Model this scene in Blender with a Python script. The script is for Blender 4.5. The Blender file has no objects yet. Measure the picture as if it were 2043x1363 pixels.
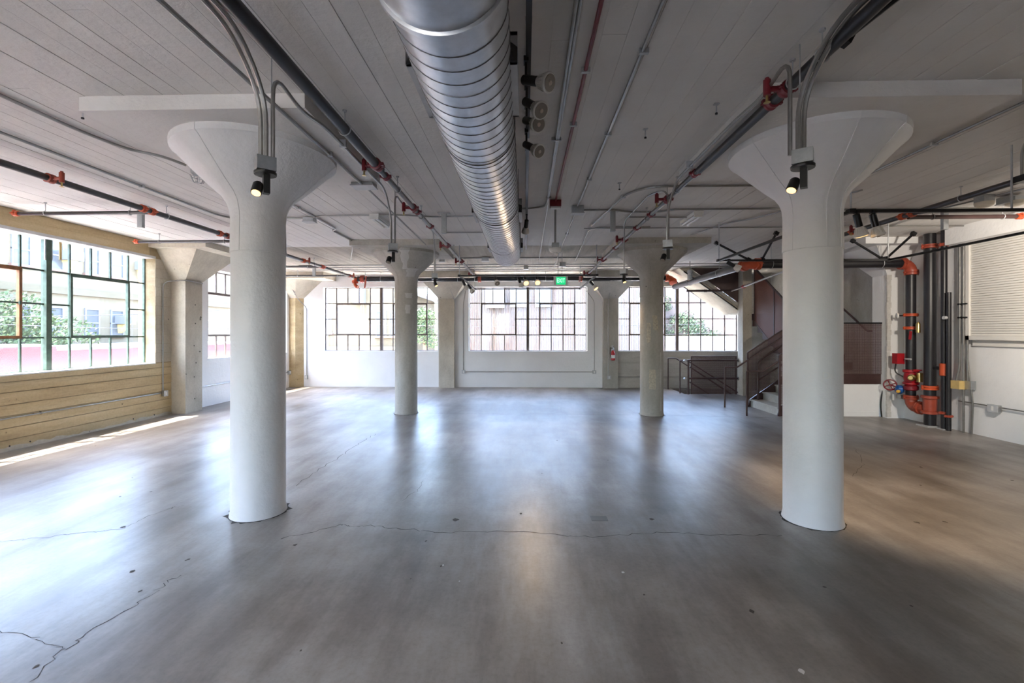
import bpy, math, random
from mathutils import Vector, Matrix
random.seed(11)
S = bpy.context.scene
COL = S.collection
R = math.radians

# ------------------------------------------------------------------ camera, sky, sun, exposure
YAW = math.atan(26.5 / 908.0)
cam = bpy.data.cameras.new('camera')
cam.lens = 16.0; cam.sensor_width = 36.0; cam.sensor_fit = 'HORIZONTAL'
cam.shift_y = -17.5 / 2043.0
cam.clip_start = 0.05; cam.clip_end = 300
camo = bpy.data.objects.new('camera', cam); COL.objects.link(camo)
camo.location = (0, 0, 1.7); camo.rotation_euler = (R(90), 0, YAW)
S.camera = camo

W = bpy.data.worlds.new('sky'); S.world = W; W.use_nodes = True
wn = W.node_tree.nodes; wl = W.node_tree.links; wn.clear()
sky = wn.new('ShaderNodeTexSky'); sky.sky_type = 'NISHITA'; sky.sun_disc = False
sky.sun_elevation = R(68); sky.sun_rotation = R(-105); sky.air_density = 1.0; sky.dust_density = 2.5; sky.ozone_density = 1.0
bg = wn.new('ShaderNodeBackground'); bg.inputs['Strength'].default_value = 0.9
wo = wn.new('ShaderNodeOutputWorld')
wl.new(sky.outputs[0], bg.inputs['Color']); wl.new(bg.outputs[0], wo.inputs['Surface'])

sun = bpy.data.lights.new('sun', 'SUN'); sun.energy = 7.0; sun.angle = R(0.6); sun.color = (1.0, 0.95, 0.86)
suno = bpy.data.objects.new('sun', sun); COL.objects.link(suno)
suno.location = (-10, -4, 20)
suno.rotation_euler = Vector((0.375, 0.10, -1.0)).to_track_quat('-Z', 'Y').to_euler()

S.view_settings.view_transform = 'Standard'; S.view_settings.look = 'None'
S.view_settings.gamma = 1.0; S.view_settings.use_curve_mapping = False
S.view_settings.exposure = 2.65
S.cycles.use_denoising = True
S.cycles.max_bounces = 12; S.cycles.diffuse_bounces = 8; S.cycles.glossy_bounces = 4
S.cycles.transparent_max_bounces = 16; S.cycles.sample_clamp_indirect = 6.0
S.cycles.caustics_reflective = False; S.cycles.caustics_refractive = False

def portal(loc, rot, w, h):
    l = bpy.data.lights.new('window_portal', 'AREA'); l.shape = 'RECTANGLE'; l.size = w; l.size_y = h
    l.cycles.is_portal = True
    o = bpy.data.objects.new('window_portal', l); COL.objects.link(o); o.location = loc; o.rotation_euler = rot
for yc in (-3.6, 1.7, 7.05, 12.1):
    portal((-7.75, yc, 2.16), (R(90), 0, R(-90)), 3.8, 2.2)
for xc in (-4.55, 0.08, 4.7):
    portal((xc, 14.42, 2.13), (R(90), 0, R(180)), 3.7, 2.05)

portal((-2.6, -6.32, 2.06), (R(90), 0, 0), 2.8, 2.4)
# ------------------------------------------------------------------ helpers
WLOC = {}
class MB:
    def __init__(s): s.v = []; s.f = []
    def add(s, vs, fs):
        b = len(s.v); s.v += [tuple(p) for p in vs]; s.f += [tuple(b + i for i in f) for f in fs]; return s
    def box(s, x0, x1, y0, y1, z0, z1):
        return s.add([(x0,y0,z0),(x1,y0,z0),(x1,y1,z0),(x0,y1,z0),(x0,y0,z1),(x1,y0,z1),(x1,y1,z1),(x0,y1,z1)],
                     [(0,3,2,1),(4,5,6,7),(0,1,5,4),(1,2,6,5),(2,3,7,6),(3,0,4,7)])
    def obox(s, c, size, M):
        h = Vector(size) / 2; c = Vector(c)
        vs = [c + M @ Vector((sx*h.x, sy*h.y, sz*h.z)) for sz in (-1,1) for sx, sy in ((-1,-1),(1,-1),(1,1),(-1,1))]
        return s.add(vs, [(0,3,2,1),(4,5,6,7),(0,1,5,4),(1,2,6,5),(2,3,7,6),(3,0,4,7)])
    def bar(s, p0, p1, w, h):
        p0 = Vector(p0); p1 = Vector(p1); d = p1 - p0
        return s.obox((p0+p1)/2, (w, h, d.length), d.to_track_quat('Z', 'Y').to_matrix())
    def prism(s, pts, off):
        n = len(pts); a = [Vector(p) for p in pts]; o = Vector(off); b = [p + o for p in a]
        return s.add(a + b, [tuple(range(n))[::-1], tuple(range(n, 2*n))] + [(i, (i+1) % n, n+(i+1) % n, n+i) for i in range(n)])
    def tube(s, pts, r, n=10, caps=True):
        P = [Vector(p) for p in pts]; m = len(P)
        rs = r if isinstance(r, (list, tuple)) else [r]*m
        T = []
        for i in range(m):
            a = P[max(i-1, 0)]; b = P[min(i+1, m-1)]
            if 0 < i < m-1:
                t = (P[i]-a).normalized() + (b-P[i]).normalized()
                if t.length < 1e-6: t = b-a
            else: t = b-a
            T.append(t.normalized())
        up = Vector((0,0,1)) if abs(T[0].z) < 0.9 else Vector((1,0,0))
        N = (up - T[0]*up.dot(T[0])).normalized()
        vs = []
        for i in range(m):
            N = (N - T[i]*N.dot(T[i])).normalized(); B = T[i].cross(N)
            for k in range(n):
                a = 2*math.pi*k/n; vs.append(P[i] + (N*math.cos(a) + B*math.sin(a))*rs[i])
        fs = [(i*n+k, i*n+(k+1) % n, (i+1)*n+(k+1) % n, (i+1)*n+k) for i in range(m-1) for k in range(n)]
        if caps: fs += [tuple(range(n))[::-1], tuple((m-1)*n+k for k in range(n))]
        return s.add(vs, fs)
    def lathe(s, prof, o=(0,0,0), ax=(0,0,1), n=24):
        # prof: (radius, height along axis)
        A = Vector(ax).normalized(); o = Vector(o)
        u = Vector((1,0,0)) if abs(A.x) < 0.9 else Vector((0,1,0))
        N = (u - A*u.dot(A)).normalized(); B = A.cross(N); m = len(prof)
        vs = [o + A*h + (N*math.cos(2*math.pi*k/n) + B*math.sin(2*math.pi*k/n))*max(r, 1e-4) for r, h in prof for k in range(n)]
        fs = [(i*n+k, i*n+(k+1) % n, (i+1)*n+(k+1) % n, (i+1)*n+k) for i in range(m-1) for k in range(n)]
        fs += [tuple(range(n))[::-1], tuple((m-1)*n+k for k in range(n))]
        return s.add(vs, fs)
    def ring(s, c, ax, R_, r, n=20, k=6):
        A = Vector(ax).normalized(); u = Vector((0,0,1)) if abs(A.z) < 0.9 else Vector((1,0,0))
        N = (u - A*u.dot(A)).normalized(); B = A.cross(N); c = Vector(c)
        vs = []
        for i in range(n):
            a = 2*math.pi*i/n; d = N*math.cos(a) + B*math.sin(a)
            for j in range(k):
                b = 2*math.pi*j/k; vs.append(c + d*(R_ + r*math.cos(b)) + A*(r*math.sin(b)))
        return s.add(vs, [(i*k+j, ((i+1) % n)*k+j, ((i+1) % n)*k+(j+1) % k, i*k+(j+1) % k) for i in range(n) for j in range(k)])
    def mesh(s, name, mat, smooth=False, off=(0,0,0)):
        me = bpy.data.meshes.new(name); o = Vector(off)
        me.from_pydata([Vector(p) - o for p in s.v], [], s.f); me.update()
        if mat: me.materials.append(mat)
        if smooth:
            me.polygons.foreach_set('use_smooth', [True]*len(me.polygons)); me.set_sharp_from_angle(angle=R(38))
        return me
    def build(s, name, mat, parent=None, smooth=False):
        base = WLOC.get(parent.name, Vector()) if parent else Vector()
        if parent is None and s.v:
            xs, ys, zs = zip(*s.v); base = Vector(((min(xs)+max(xs))/2, (min(ys)+max(ys))/2, min(zs)))
        o = bpy.data.objects.new(name, s.mesh(name, mat, smooth, base)); COL.objects.link(o)
        if parent: o.parent = parent
        else: o.location = base
        WLOC[o.name] = base
        return o

def tag(o, label=None, cat=None, group=None, kind=None):
    if label: o['label'] = label
    if cat: o['category'] = cat
    if group: o['group'] = group
    if kind: o['kind'] = kind
    return o
def struct(o): o['kind'] = 'structure'; return o
def thing(name, label, cat, loc=(0,0,0), group=None, rotz=0):
    o = bpy.data.objects.new(name, None); o.empty_display_size = 0.1; COL.objects.link(o)
    o.location = loc; o.rotation_euler = (0, 0, rotz); WLOC[o.name] = Vector(loc)
    return tag(o, label, cat, group)
def copy_tree(o, parent=None):
    c = o.copy(); COL.objects.link(c)
    if parent: c.parent = parent
    for ch in list(o.children): copy_tree(ch, c)
    return c
UNIT = {}
def unit(mat, name='bar'):
    k = (mat.name, name)
    if k not in UNIT:
        UNIT[k] = MB().box(-.5,.5,-.5,.5,-.5,.5).mesh(name, mat)
    return UNIT[k]
def piece(name, mat, parent, x0, x1, y0, y1, z0, z1):
    """one box-shaped piece that shares its mesh with alike pieces"""
    o = bpy.data.objects.new(name, unit(mat, name)); COL.objects.link(o); o.parent = parent
    b = WLOC[parent.name]
    o.location = ((x0+x1)/2-b.x, (y0+y1)/2-b.y, (z0+z1)/2-b.z); o.scale = (abs(x1-x0), abs(y1-y0), abs(z1-z0))
    WLOC[o.name] = b
    return o
def fillet(pts, rad, seg=5):
    P = [Vector(p) for p in pts]; out = [P[0]]
    for i in range(1, len(P)-1):
        a = (P[i-1]-P[i]); b = (P[i+1]-P[i]); r = min(rad, a.length*.45, b.length*.45)
        p = P[i] + a.normalized()*r; q = P[i] + b.normalized()*r
        for k in range(seg+1):
            t = k/seg; out.append((1-t)**2*p + 2*t*(1-t)*P[i] + t*t*q)
    out.append(P[-1]); return out

# ------------------------------------------------------------------ materials
def nodes(name):
    m = bpy.data.materials.new(name); m.use_nodes = True
    n = m.node_tree.nodes; l = m.node_tree.links
    return m, n, l, n['Principled BSDF']
def ramp(n, l, fac, stops):
    r = n.new('ShaderNodeValToRGB'); e = r.color_ramp.elements
    while len(e) < len(stops): e.new(0.5)
    for i, (p, c) in enumerate(stops): e[i].position = p; e[i].color = (*c, 1) if len(c) == 3 else c
    l.new(fac, r.inputs['Fac']); return r.outputs['Color']
def coords(n, l, scale=(1,1,1), rot=(0,0,0)):
    g = n.new('ShaderNodeNewGeometry'); mp = n.new('ShaderNodeMapping')
    mp.inputs['Scale'].default_value = scale; mp.inputs['Rotation'].default_value = rot
    l.new(g.outputs['Position'], mp.inputs['Vector']); return mp.outputs['Vector']
def noise(n, l, vec, scale, detail=5, rough=.6, dist=0):
    t = n.new('ShaderNodeTexNoise'); t.inputs['Scale'].default_value = scale; t.inputs['Detail'].default_value = detail
    t.inputs['Roughness'].default_value = rough; t.inputs['Distortion'].default_value = dist
    l.new(vec, t.inputs['Vector']); return t.outputs['Fac']
def mixc(n, l, a, b, fac, mode='MIX'):
    m = n.new('ShaderNodeMix'); m.data_type = 'RGBA'; m.blend_type = mode
    for sock, v in ((m.inputs[6], a), (m.inputs[7], b)):
        if isinstance(v, tuple): sock.default_value = (*v, 1)
        else: l.new(v, sock)
    if isinstance(fac, (int, float)): m.inputs[0].default_value = fac
    else: l.new(fac, m.inputs[0])
    return m.outputs[2]
def bump(n, l, p, h, dist, strength=.6):
    b = n.new('ShaderNodeBump'); b.inputs['Distance'].default_value = dist; b.inputs['Strength'].default_value = strength
    l.new(h, b.inputs['Height']); l.new(b.outputs['Normal'], p.inputs['Normal'])
def simple(name, c, rough=.5, metal=0.0, var=.12, scale=6.0, bumpd=0.0, bscale=60, emit=None, estr=0):
    m, n, l, p = nodes(name)
    v = coords(n, l); f = noise(n, l, v, scale, 4)
    d = tuple(max(0, x*(1-var)) for x in c); u = tuple(min(1, x*(1+var)) for x in c)
    l.new(ramp(n, l, f, [(.3, d), (.7, u)]), p.inputs['Base Color'])
    p.inputs['Roughness'].default_value = rough; p.inputs['Metallic'].default_value = metal
    if bumpd: bump(n, l, p, noise(n, l, v, bscale, 3), bumpd)
    if emit: p.inputs['Emission Color'].default_value = (*emit, 1); p.inputs['Emission Strength'].default_value = estr
    return m
def paint(name, base, dirt, rough=.55, chip=None, chip_lo=.68, lump=.012, lsc=14):
    """lumpy painted concrete, with faint stains and small chips"""
    m, n, l, p = nodes(name); v = coords(n, l)
    big = noise(n, l, v, 1.3, 5); c = ramp(n, l, big, [(.35, dirt), (.65, base)])
    if chip:
        k = noise(n, l, v, 9, 6, .7); f = ramp(n, l, k, [(chip_lo, (0,0,0)), (chip_lo+.02, (1,1,1))]); c = mixc(n, l, c, chip, f)
    l.new(c, p.inputs['Base Color']); p.inputs['Roughness'].default_value = rough
    bump(n, l, p, noise(n, l, coords(n, l, (1,1,1)), lsc, 6, .6), lump, .6)
    return m
def concrete(name, c1, c2, c3, stretch=(1,1,1), rough=.85, pit=True):
    """raw cast concrete: grain along the boards, stains, dark pits"""
    m, n, l, p = nodes(name); v = coords(n, l, stretch); v1 = coords(n, l)
    c = ramp(n, l, noise(n, l, v, 2.2, 8, .65), [(.28, c1), (.5, c2), (.72, c3)])
    c = mixc(n, l, c, (.75,.73,.70), ramp(n, l, noise(n, l, v1, 26, 4), [(.35, (.35,.35,.35)), (.6, (0,0,0))]), 'MULTIPLY')
    if pit:
        k = ramp(n, l, noise(n, l, v1, 7.5, 2), [(.73, (0,0,0)), (.76, (1,1,1))]); c = mixc(n, l, c, tuple(x*.35 for x in c1), k)
    l.new(c, p.inputs['Base Color']); p.inputs['Roughness'].default_value = rough
    bump(n, l, p, noise(n, l, v, 11, 7, .7), .012, .7)
    return m

M = {}
M['paint_ceiling'] = paint('paint_ceiling', (.77,.745,.715), (.70,.675,.645), .6, (.36,.34,.32), .735)
M['paint_column'] = paint('paint_column', (.84,.835,.83), (.77,.765,.76), .42, (.50,.48,.46), .755, .022, 8)
M['paint_wall'] = paint('paint_wall', (.86,.86,.86), (.81,.81,.81), .6)
M['raw_beige'] = concrete('raw_beige', (0.405,0.299,0.164), (0.534,0.414,0.238), (0.607,0.493,0.312), (1, .25, 2.2))
M['raw_beige_dark'] = concrete('raw_beige_dark', (0.377,0.277,0.148), (0.501,0.387,0.217), (0.584,0.471,0.291), (1, .25, 2.2))
M['raw_beige_joint'] = concrete('raw_beige_joint', (.26,.20,.115), (.34,.27,.16), (.42,.34,.22), (1, .25, 2.2))
M['raw_beige_pale'] = concrete('raw_beige_pale', (0.428,0.321,0.180), (0.552,0.436,0.258), (0.621,0.510,0.332), (1, .25, 2.2))
M['raw_light'] = concrete('raw_light', (.48,.45,.40), (.62,.60,.55), (.74,.73,.70), (1,1,.6))
M['raw_pier'] = concrete('raw_pier', (.42,.375,.30), (.54,.49,.40), (.64,.59,.49), (1,1,.6))
M['raw_ceiling'] = concrete('raw_ceiling', (.40,.36,.30), (.52,.475,.40), (.62,.58,.50), (2.5, .4, 1))
M['raw_column'] = concrete('raw_column', (.37,.35,.305), (.47,.45,.40), (.58,.56,.51), (1,1,.45))
M['raw_grey'] = concrete('raw_grey', (.38,.36,.32), (.49,.47,.43), (.58,.56,.52), (.4,1,2))
M['stair_concrete'] = concrete('stair_concrete', (.40,.38,.33), (.50,.48,.42), (.58,.56,.50), pit=False)
M['lime'] = simple('lime', (.62,.60,.57), .8, var=.1, scale=20)

def floor_mat():
    m, n, l, p = nodes('polished_concrete'); v = coords(n, l); vs = coords(n, l, (1.0, .22, 1), (0, 0, R(18)))
    c = ramp(n, l, noise(n, l, v, .55, 6, .6), [(.40, (.175,.155,.135)), (.5, (.24,.218,.197)), (.60, (.305,.285,.265))])
    c = mixc(n, l, c, ramp(n, l, noise(n, l, vs, 2.4, 6, .65), [(.38, (.72,.69,.66)), (.51, (1,1,1)), (.63, (1.2,1.21,1.22))]), .9, 'MULTIPLY')
    c = mixc(n, l, c, (.13,.115,.10), ramp(n, l, noise(n, l, coords(n, l, (1.0, .35, 1), (0, 0, R(-30))), 1.1, 7, .7), [(.60, (0,0,0)), (.74, (.55,.55,.55))]))
    c = mixc(n, l, c, (.72,.71,.70), ramp(n, l, noise(n, l, v, 34, 5, .7), [(.30, (.5,.5,.5)), (.55, (0,0,0))]), 'MULTIPLY')
    l.new(c, p.inputs['Base Color'])
    rr = ramp(n, l, noise(n, l, vs, 1.7, 6, .65), [(.32, (.285,.285,.285)), (.70, (.40,.40,.40))])
    l.new(rr, p.inputs['Roughness']); p.inputs['Specular IOR Level'].default_value = .30
    bump(n, l, p, noise(n, l, v, 5, 5, .6), .004, .35)
    return m
M['floor'] = floor_mat()
M['crack'] = simple('crack', (.045,.04,.035), .9, var=.3, scale=30)
M['speck'] = simple('speck', (.07,.06,.05), .9, var=.3)
M['chip'] = simple('chip', (.62,.60,.58), .8)
M['patch'] = simple('patch', (.12,.115,.11), .5)

def galv(name, c, rough, sc=18):
    m, n, l, p = nodes(name); v = coords(n, l)
    l.new(ramp(n, l, noise(n, l, v, sc, 3), [(.3, tuple(x*.86 for x in c)), (.7, c)]), p.inputs['Base Color'])
    l.new(ramp(n, l, noise(n, l, v, 4, 4), [(.3, (max(.295, rough-.06),)*3), (.7, (rough+.08,)*3)]), p.inputs['Roughness'])
    p.inputs['Metallic'].default_value = 1.0
    return m
M['duct'] = galv('duct', (.62,.64,.67), .36)
M['seam'] = galv('seam', (.20,.20,.21), .45)
M['conduit'] = galv('conduit', (.40,.39,.37), .40)
M['box'] = galv('box', (.50,.52,.53), .42, 40)
M['pipe_black'] = simple('pipe_black', (.014,.013,.016), .38, 0.0, var=.25)
M['pipe_steel'] = simple('pipe_steel', (.085,.08,.08), .28, .55, var=.2)
M['orange'] = simple('orange', (.55,.085,.025), .42, var=.2)
M['brick_red'] = simple('brick_red', (.36,.065,.035), .42, var=.2)
M['red'] = simple('red', (.42,.012,.02), .35)
M['dark_red'] = simple('dark_red', (.20,.012,.02), .4)
M['maroon'] = simple('maroon', (.060,.030,.028), .42, var=.2)
M['blue'] = simple('blue', (.01,.10,.36), .35)
M['yellow'] = simple('yellow', (.75,.42,.05), .5)
M['tan_box'] = simple('tan_box', (.62,.45,.18), .5)
M['brass'] = simple('brass', (.55,.42,.18), .32, 1.0)
M['white_plastic'] = simple('white_plastic', (.80,.79,.76), .45, var=.03)
M['cream_plastic'] = simple('cream_plastic', (.68,.62,.50), .5, var=.03)
M['black'] = simple('black', (.012,.012,.013), .35, var=.1)
M['black_metal'] = simple('black_metal', (.02,.02,.022), .35, .5)
M['sash_brown'] = simple('sash_brown', (.115,.085,.07), .5, var=.25)
M['sash_green'] = simple('sash_green', (.05,.085,.06), .45, var=.35, scale=12)
M['sash_rust'] = simple('sash_rust', (.22,.09,.03), .6, var=.35, scale=12)
M['zinc'] = simple('zinc', (.52,.53,.54), .5, .2)
M['lamp_white'] = simple('lamp_white', (.80,.77,.72), .45, var=.03)
M['lens_off'] = simple('lens_off', (.32,.28,.24), .2, var=.05)
M['lens_off_core'] = simple('lens_off_core', (.62,.50,.42), .3, var=.05)
M['lit'] = simple('lit', (1,.85,.6), .4, emit=(1.0,.56,.18), estr=.5)
M['tube_off'] = simple('tube_off', (.85,.86,.86), .25, var=.02)
M['exit_green'] = simple('exit_green', (.02,.55,.22), .4, emit=(.01,.62,.22), estr=.16)
M['exit_letter'] = simple('exit_letter', (.75,.95,.82), .4, emit=(.35,1,.6), estr=.22)
M['shutter'] = simple('shutter', (.72,.70,.66), .45, var=.03)
M['cable'] = simple('cable', (.02,.02,.02), .5)
def glass_mat(name, film, low=None):
    """clear pane with a thin pale film that lays a veil of glare over the view; low = (z of the sill, height) adds the grime along the bottom light"""
    m = bpy.data.materials.new(name); m.use_nodes = True; n = m.node_tree.nodes; l = m.node_tree.links; n.clear()
    o = n.new('ShaderNodeOutputMaterial'); mx = n.new('ShaderNodeMixShader'); t = n.new('ShaderNodeBsdfTransparent'); g = n.new('ShaderNodeBsdfGlossy')
    t.inputs['Color'].default_value = (.98,.985,.985,1); g.inputs['Roughness'].default_value = .02
    fr = n.new('ShaderNodeLayerWeight'); fr.inputs['Blend'].default_value = .5
    pw = n.new('ShaderNodeMath'); pw.operation = 'POWER'; pw.inputs[1].default_value = 5; l.new(fr.outputs['Facing'], pw.inputs[0])
    ma = n.new('ShaderNodeMath'); ma.operation = 'MULTIPLY_ADD'; ma.inputs[1].default_value = .8; ma.inputs[2].default_value = .02; l.new(pw.outputs[0], ma.inputs[0])
    l.new(ma.outputs[0], mx.inputs[0]); l.new(t.outputs[0], mx.inputs[1]); l.new(g.outputs[0], mx.inputs[2])
    tl = n.new('ShaderNodeBsdfTranslucent'); tl.inputs['Color'].default_value = (.9,.9,.9,1); m2 = n.new('ShaderNodeMixShader'); m2.inputs[0].default_value = film
    if low:
        gp = n.new('ShaderNodeNewGeometry'); sp = n.new('ShaderNodeSeparateXYZ'); l.new(gp.outputs['Position'], sp.inputs[0])
        mr = n.new('ShaderNodeMapRange'); mr.inputs['From Min'].default_value = low[0]; mr.inputs['From Max'].default_value = low[0]+low[1]; mr.inputs['To Min'].default_value = .018; mr.inputs['To Max'].default_value = film
        ad = n.new('ShaderNodeMath'); ad.operation = 'MULTIPLY_ADD'; ad.inputs[1].default_value = .22; l.new(noise(n, l, gp.outputs['Position'], 5, 4), ad.inputs[0]); l.new(sp.outputs['Z'], ad.inputs[2])
        l.new(ad.outputs[0], mr.inputs['Value']); l.new(mr.outputs[0], m2.inputs[0])
    l.new(mx.outputs[0], m2.inputs[1]); l.new(tl.outputs[0], m2.inputs[2]); l.new(m2.outputs[0], o.inputs['Surface'])
    return m
M['glass'] = glass_mat('window_glass', .0025)
M['glass_low'] = glass_mat('window_glass_grimy', .0025, (1.22, .42))
def mesh_mat(name, c, open_=.35, scale=26):
    """perforated sheet: round holes in a dark red-brown plate"""
    m, n, l, p = nodes(name); p.inputs['Base Color'].default_value = (*c, 1); p.inputs['Roughness'].default_value = .5
    g = n.new('ShaderNodeNewGeometry'); sp = n.new('ShaderNodeSeparateXYZ'); l.new(g.outputs['Position'], sp.inputs[0])
    ad = n.new('ShaderNodeMath'); l.new(sp.outputs['X'], ad.inputs[0]); l.new(sp.outputs['Y'], ad.inputs[1])
    cb = n.new('ShaderNodeCombineXYZ'); l.new(ad.outputs[0], cb.inputs['X']); l.new(sp.outputs['Z'], cb.inputs['Y'])
    vo = n.new('ShaderNodeTexVoronoi'); vo.voronoi_dimensions = '2D'; vo.inputs['Scale'].default_value = scale; vo.inputs['Randomness'].default_value = 0
    l.new(cb.outputs[0], vo.inputs['Vector'])
    mt = n.new('ShaderNodeMath'); mt.operation = 'LESS_THAN'; mt.inputs[1].default_value = open_; l.new(vo.outputs['Distance'], mt.inputs[0])
    t = n.new('ShaderNodeBsdfTransparent'); mx = n.new('ShaderNodeMixShader'); o = n['Material Output']
    l.new(mt.outputs[0], mx.inputs[0]); l.new(p.outputs[0], mx.inputs[1]); l.new(t.outputs[0], mx.inputs[2]); l.new(mx.outputs[0], o.inputs['Surface'])
    return m
M['mesh_dark'] = mesh_mat('mesh_dark', (.10,.055,.05), .40, 55)
M['mesh_red'] = mesh_mat('mesh_red', (.17,.06,.04), .27, 55)
# outdoors
M['stucco_cream'] = simple('stucco_cream', (0.151,0.123,0.078), .9, var=.07, scale=2)
M['stucco_yellow'] = simple('stucco_yellow', (0.113,0.093,0.057), .9, var=.07, scale=2)
M['out_white'] = simple('out_white', (0.180,0.180,0.180), .8, var=.04)
M['out_red'] = simple('out_red', (0.142,0.033,0.035), .85, var=.15, scale=2)
M['out_pane'] = simple('out_pane', (0.077,0.085,0.094), .3, var=.15, scale=3)
M['out_sill'] = simple('out_sill', (.2,.12,.10), .8)
M['leaf'] = simple('leaf', (0.059,0.094,0.030), .7, var=.5, scale=4)
M['leaf_dark'] = simple('leaf_dark', (0.044,0.071,0.035), .7, var=.5, scale=4)
M['bark'] = simple('bark', (.16,.11,.07), .9)
M['ground'] = simple('ground', (.62,.60,.57), .9, var=.1, scale=.6)
M['roofing'] = simple('roofing', (0.212,0.212,0.207), .9)
def brick_mat():
    m, n, l, p = nodes('far_brick'); v = coords(n, l, (1,1,1), (R(90), 0, 0)); b = n.new('ShaderNodeTexBrick')
    b.inputs['Scale'].default_value = 3.2; b.inputs['Color1'].default_value = (0.085,0.060,0.052,1); b.inputs['Color2'].default_value = (0.107,0.081,0.072,1); b.inputs['Mortar'].default_value = (0.119,0.107,0.102,1)
    l.new(v, b.inputs['Vector']); l.new(b.outputs['Color'], p.inputs['Base Color']); p.inputs['Roughness'].default_value = .9
    return m
M['far_brick'] = brick_mat()
def rust_mat():
    m, n, l, p = nodes('rusty_sheet'); v = coords(n, l, (1.2, 1, .12))
    c = ramp(n, l, noise(n, l, v, 1.6, 6, .7), [(.30, (0.083,0.049,0.032)), (.45, (0.102,0.079,0.067)), (.60, (0.116,0.107,0.103)), (.8, (0.128,0.122,0.121))])
    l.new(c, p.inputs['Base Color']); p.inputs['Roughness'].default_value = .75
    return m
M['rust'] = rust_mat()

# ------------------------------------------------------------------ the room shell
XL, XR, YB, YF, ZC = -7.43, 7.53, 14.15, -6.0, 3.5
HX0, HX1, HY0, HY1 = 4.42, 6.15, 12.76, 13.95      # stair opening in the floor

fl = MB()
for a in ((-8, HX0, YF-.3, 14.5), (HX1, 8, YF-.3, 14.5), (HX0, HX1, YF-.3, HY0), (HX0, HX1, HY1, 14.5)):
    fl.box(a[0], a[1], a[2], a[3], -.25, 0)
floor = struct(fl.build('floor', M['floor']))
def crack(pts, w=.006, jit=.02, sub=6):
    P = []
    for (x0, y0), (x1, y1) in zip(pts, pts[1:]):
        for k in range(sub):
            t = k/sub; P.append((x0+(x1-x0)*t + random.uniform(-jit, jit), y0+(y1-y0)*t + random.uniform(-jit, jit)))
    P.append(pts[-1]); m = MB(); vs = []
    for i, (x, y) in enumerate(P):
        a = P[max(i-1, 0)]; b = P[min(i+1, len(P)-1)]; d = Vector((b[0]-a[0], b[1]-a[1])).normalized(); q = Vector((-d.y, d.x))*w*random.uniform(.25, .8)
        vs += [(x+q.x, y+q.y, .0008), (x-q.x, y-q.y, .0008)]
    m.add(vs, [(2*i, 2*i+1, 2*i+3, 2*i+2) for i in range(len(P)-1)]); m.build('crack', M['crack'], floor)
crack([(-2.41,2.14), (-2.47,2.36), (-2.47,2.51), (-2.44,2.75), (-2.43,2.92), (-2.44,3.06), (-2.41,3.12)], .005)
crack([(-2.41,2.14), (-2.35,1.7), (-2.4,1.1), (-2.3,.4)], .005)
crack([(-2.47,2.36), (-2.56,2.39), (-2.76,2.46), (-3.00,2.51)], .003)
crack([(-4.6,3.5), (-4.27,3.58), (-4.08,3.63), (-3.84,3.73), (-3.64,3.79), (-3.49,3.84), (-3.50,4.04), (-3.46,4.27), (-3.42,4.33), (-3.35,4.37)], .004)
crack([(-2.02,3.70), (-1.82,3.82), (-1.65,3.98), (-1.53,3.96), (-1.34,3.97), (-1.08,3.92), (-0.76,3.85), (-0.38,3.89), (-0.03,3.88), (0.30,3.83), (0.55,3.80), (0.90,3.87), (1.24,3.91), (1.49,3.88), (1.82,3.88), (2.15,3.88)], .006)
crack([(-2.54,4.97), (-2.56,5.62), (-2.54,6.20), (-2.56,6.61), (-2.54,7.08), (-2.51,7.57)], .006, .03)
crack([(3.87,5.51), (4.31,5.93), (4.63,6.41), (4.83,6.83)], .003)
crack([(-1.25,4.56), (-1.17,4.85), (-1.17,5.18)], .003)
crack([(-2.2,9.53), (-1.4,9.55), (-.6,9.5), (.3,9.55), (1.2,9.52), (2.2,9.55)], .008)
crack([(3.0,9.45), (3.7,9.4), (4.4,9.3), (5.1,9.2)], .010)
def blot(x, y, r, mat, name):
    r *= .62; n = 9; a0 = random.random()*6; m = MB()
    m.add([(x + r*random.uniform(.5, 1.1)*math.cos(a0+2*math.pi*k/n), y + 1.5*r*random.uniform(.4, 1)*math.sin(a0+2*math.pi*k/n), .0012) for k in range(n)], [tuple(range(n))])
    m.build(name, mat, floor)
for x, y, r in ((-2.49,2.246,.022), (-2.53,2.92,.02), (-2.525,3.335,.03), (-.613,3.296,.018), (-.81,3.69,.02), (-.79,3.12,.01), (.77,2.975,.014), (1.381,2.818,.03), (-3.517,3.877,.03),
                (-3.42,4.31,.02), (3.506,4.18,.04), (3.77,4.2,.03), (1.15,4.18,.04), (-.63,4.12,.05), (-.04,4.28,.03), (-1.84,3.59,.03), (-6.45,6.645,.02), (-2.8,3.16,.03), (.2,5.5,.02), (1.1,6.1,.02), (.5,7.2,.03),
                (-4.2,4.6,.02), (-4.0,4.75,.02), (-4.6,5.2,.02), (5.0,5.9,.03), (5.6,5.4,.03), (4.4,5.2,.02), (2.0,3.1,.02), (2.4,2.9,.02), (.2,2.5,.012), (-1.2,2.4,.012)):
    blot(x, y, r, M['speck'], 'stain')
for x, y, r in ((.693,3.25,.022), (1.388,2.325,.03), (-.60,3.31,.014), (-.45,3.1,.010)):
    blot(x, y, r, M['chip'], 'paint_chip')
MB().box(.60, .75, 4.13, 4.24, .0, .0015).build('patch', M['patch'], floor)

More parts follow.
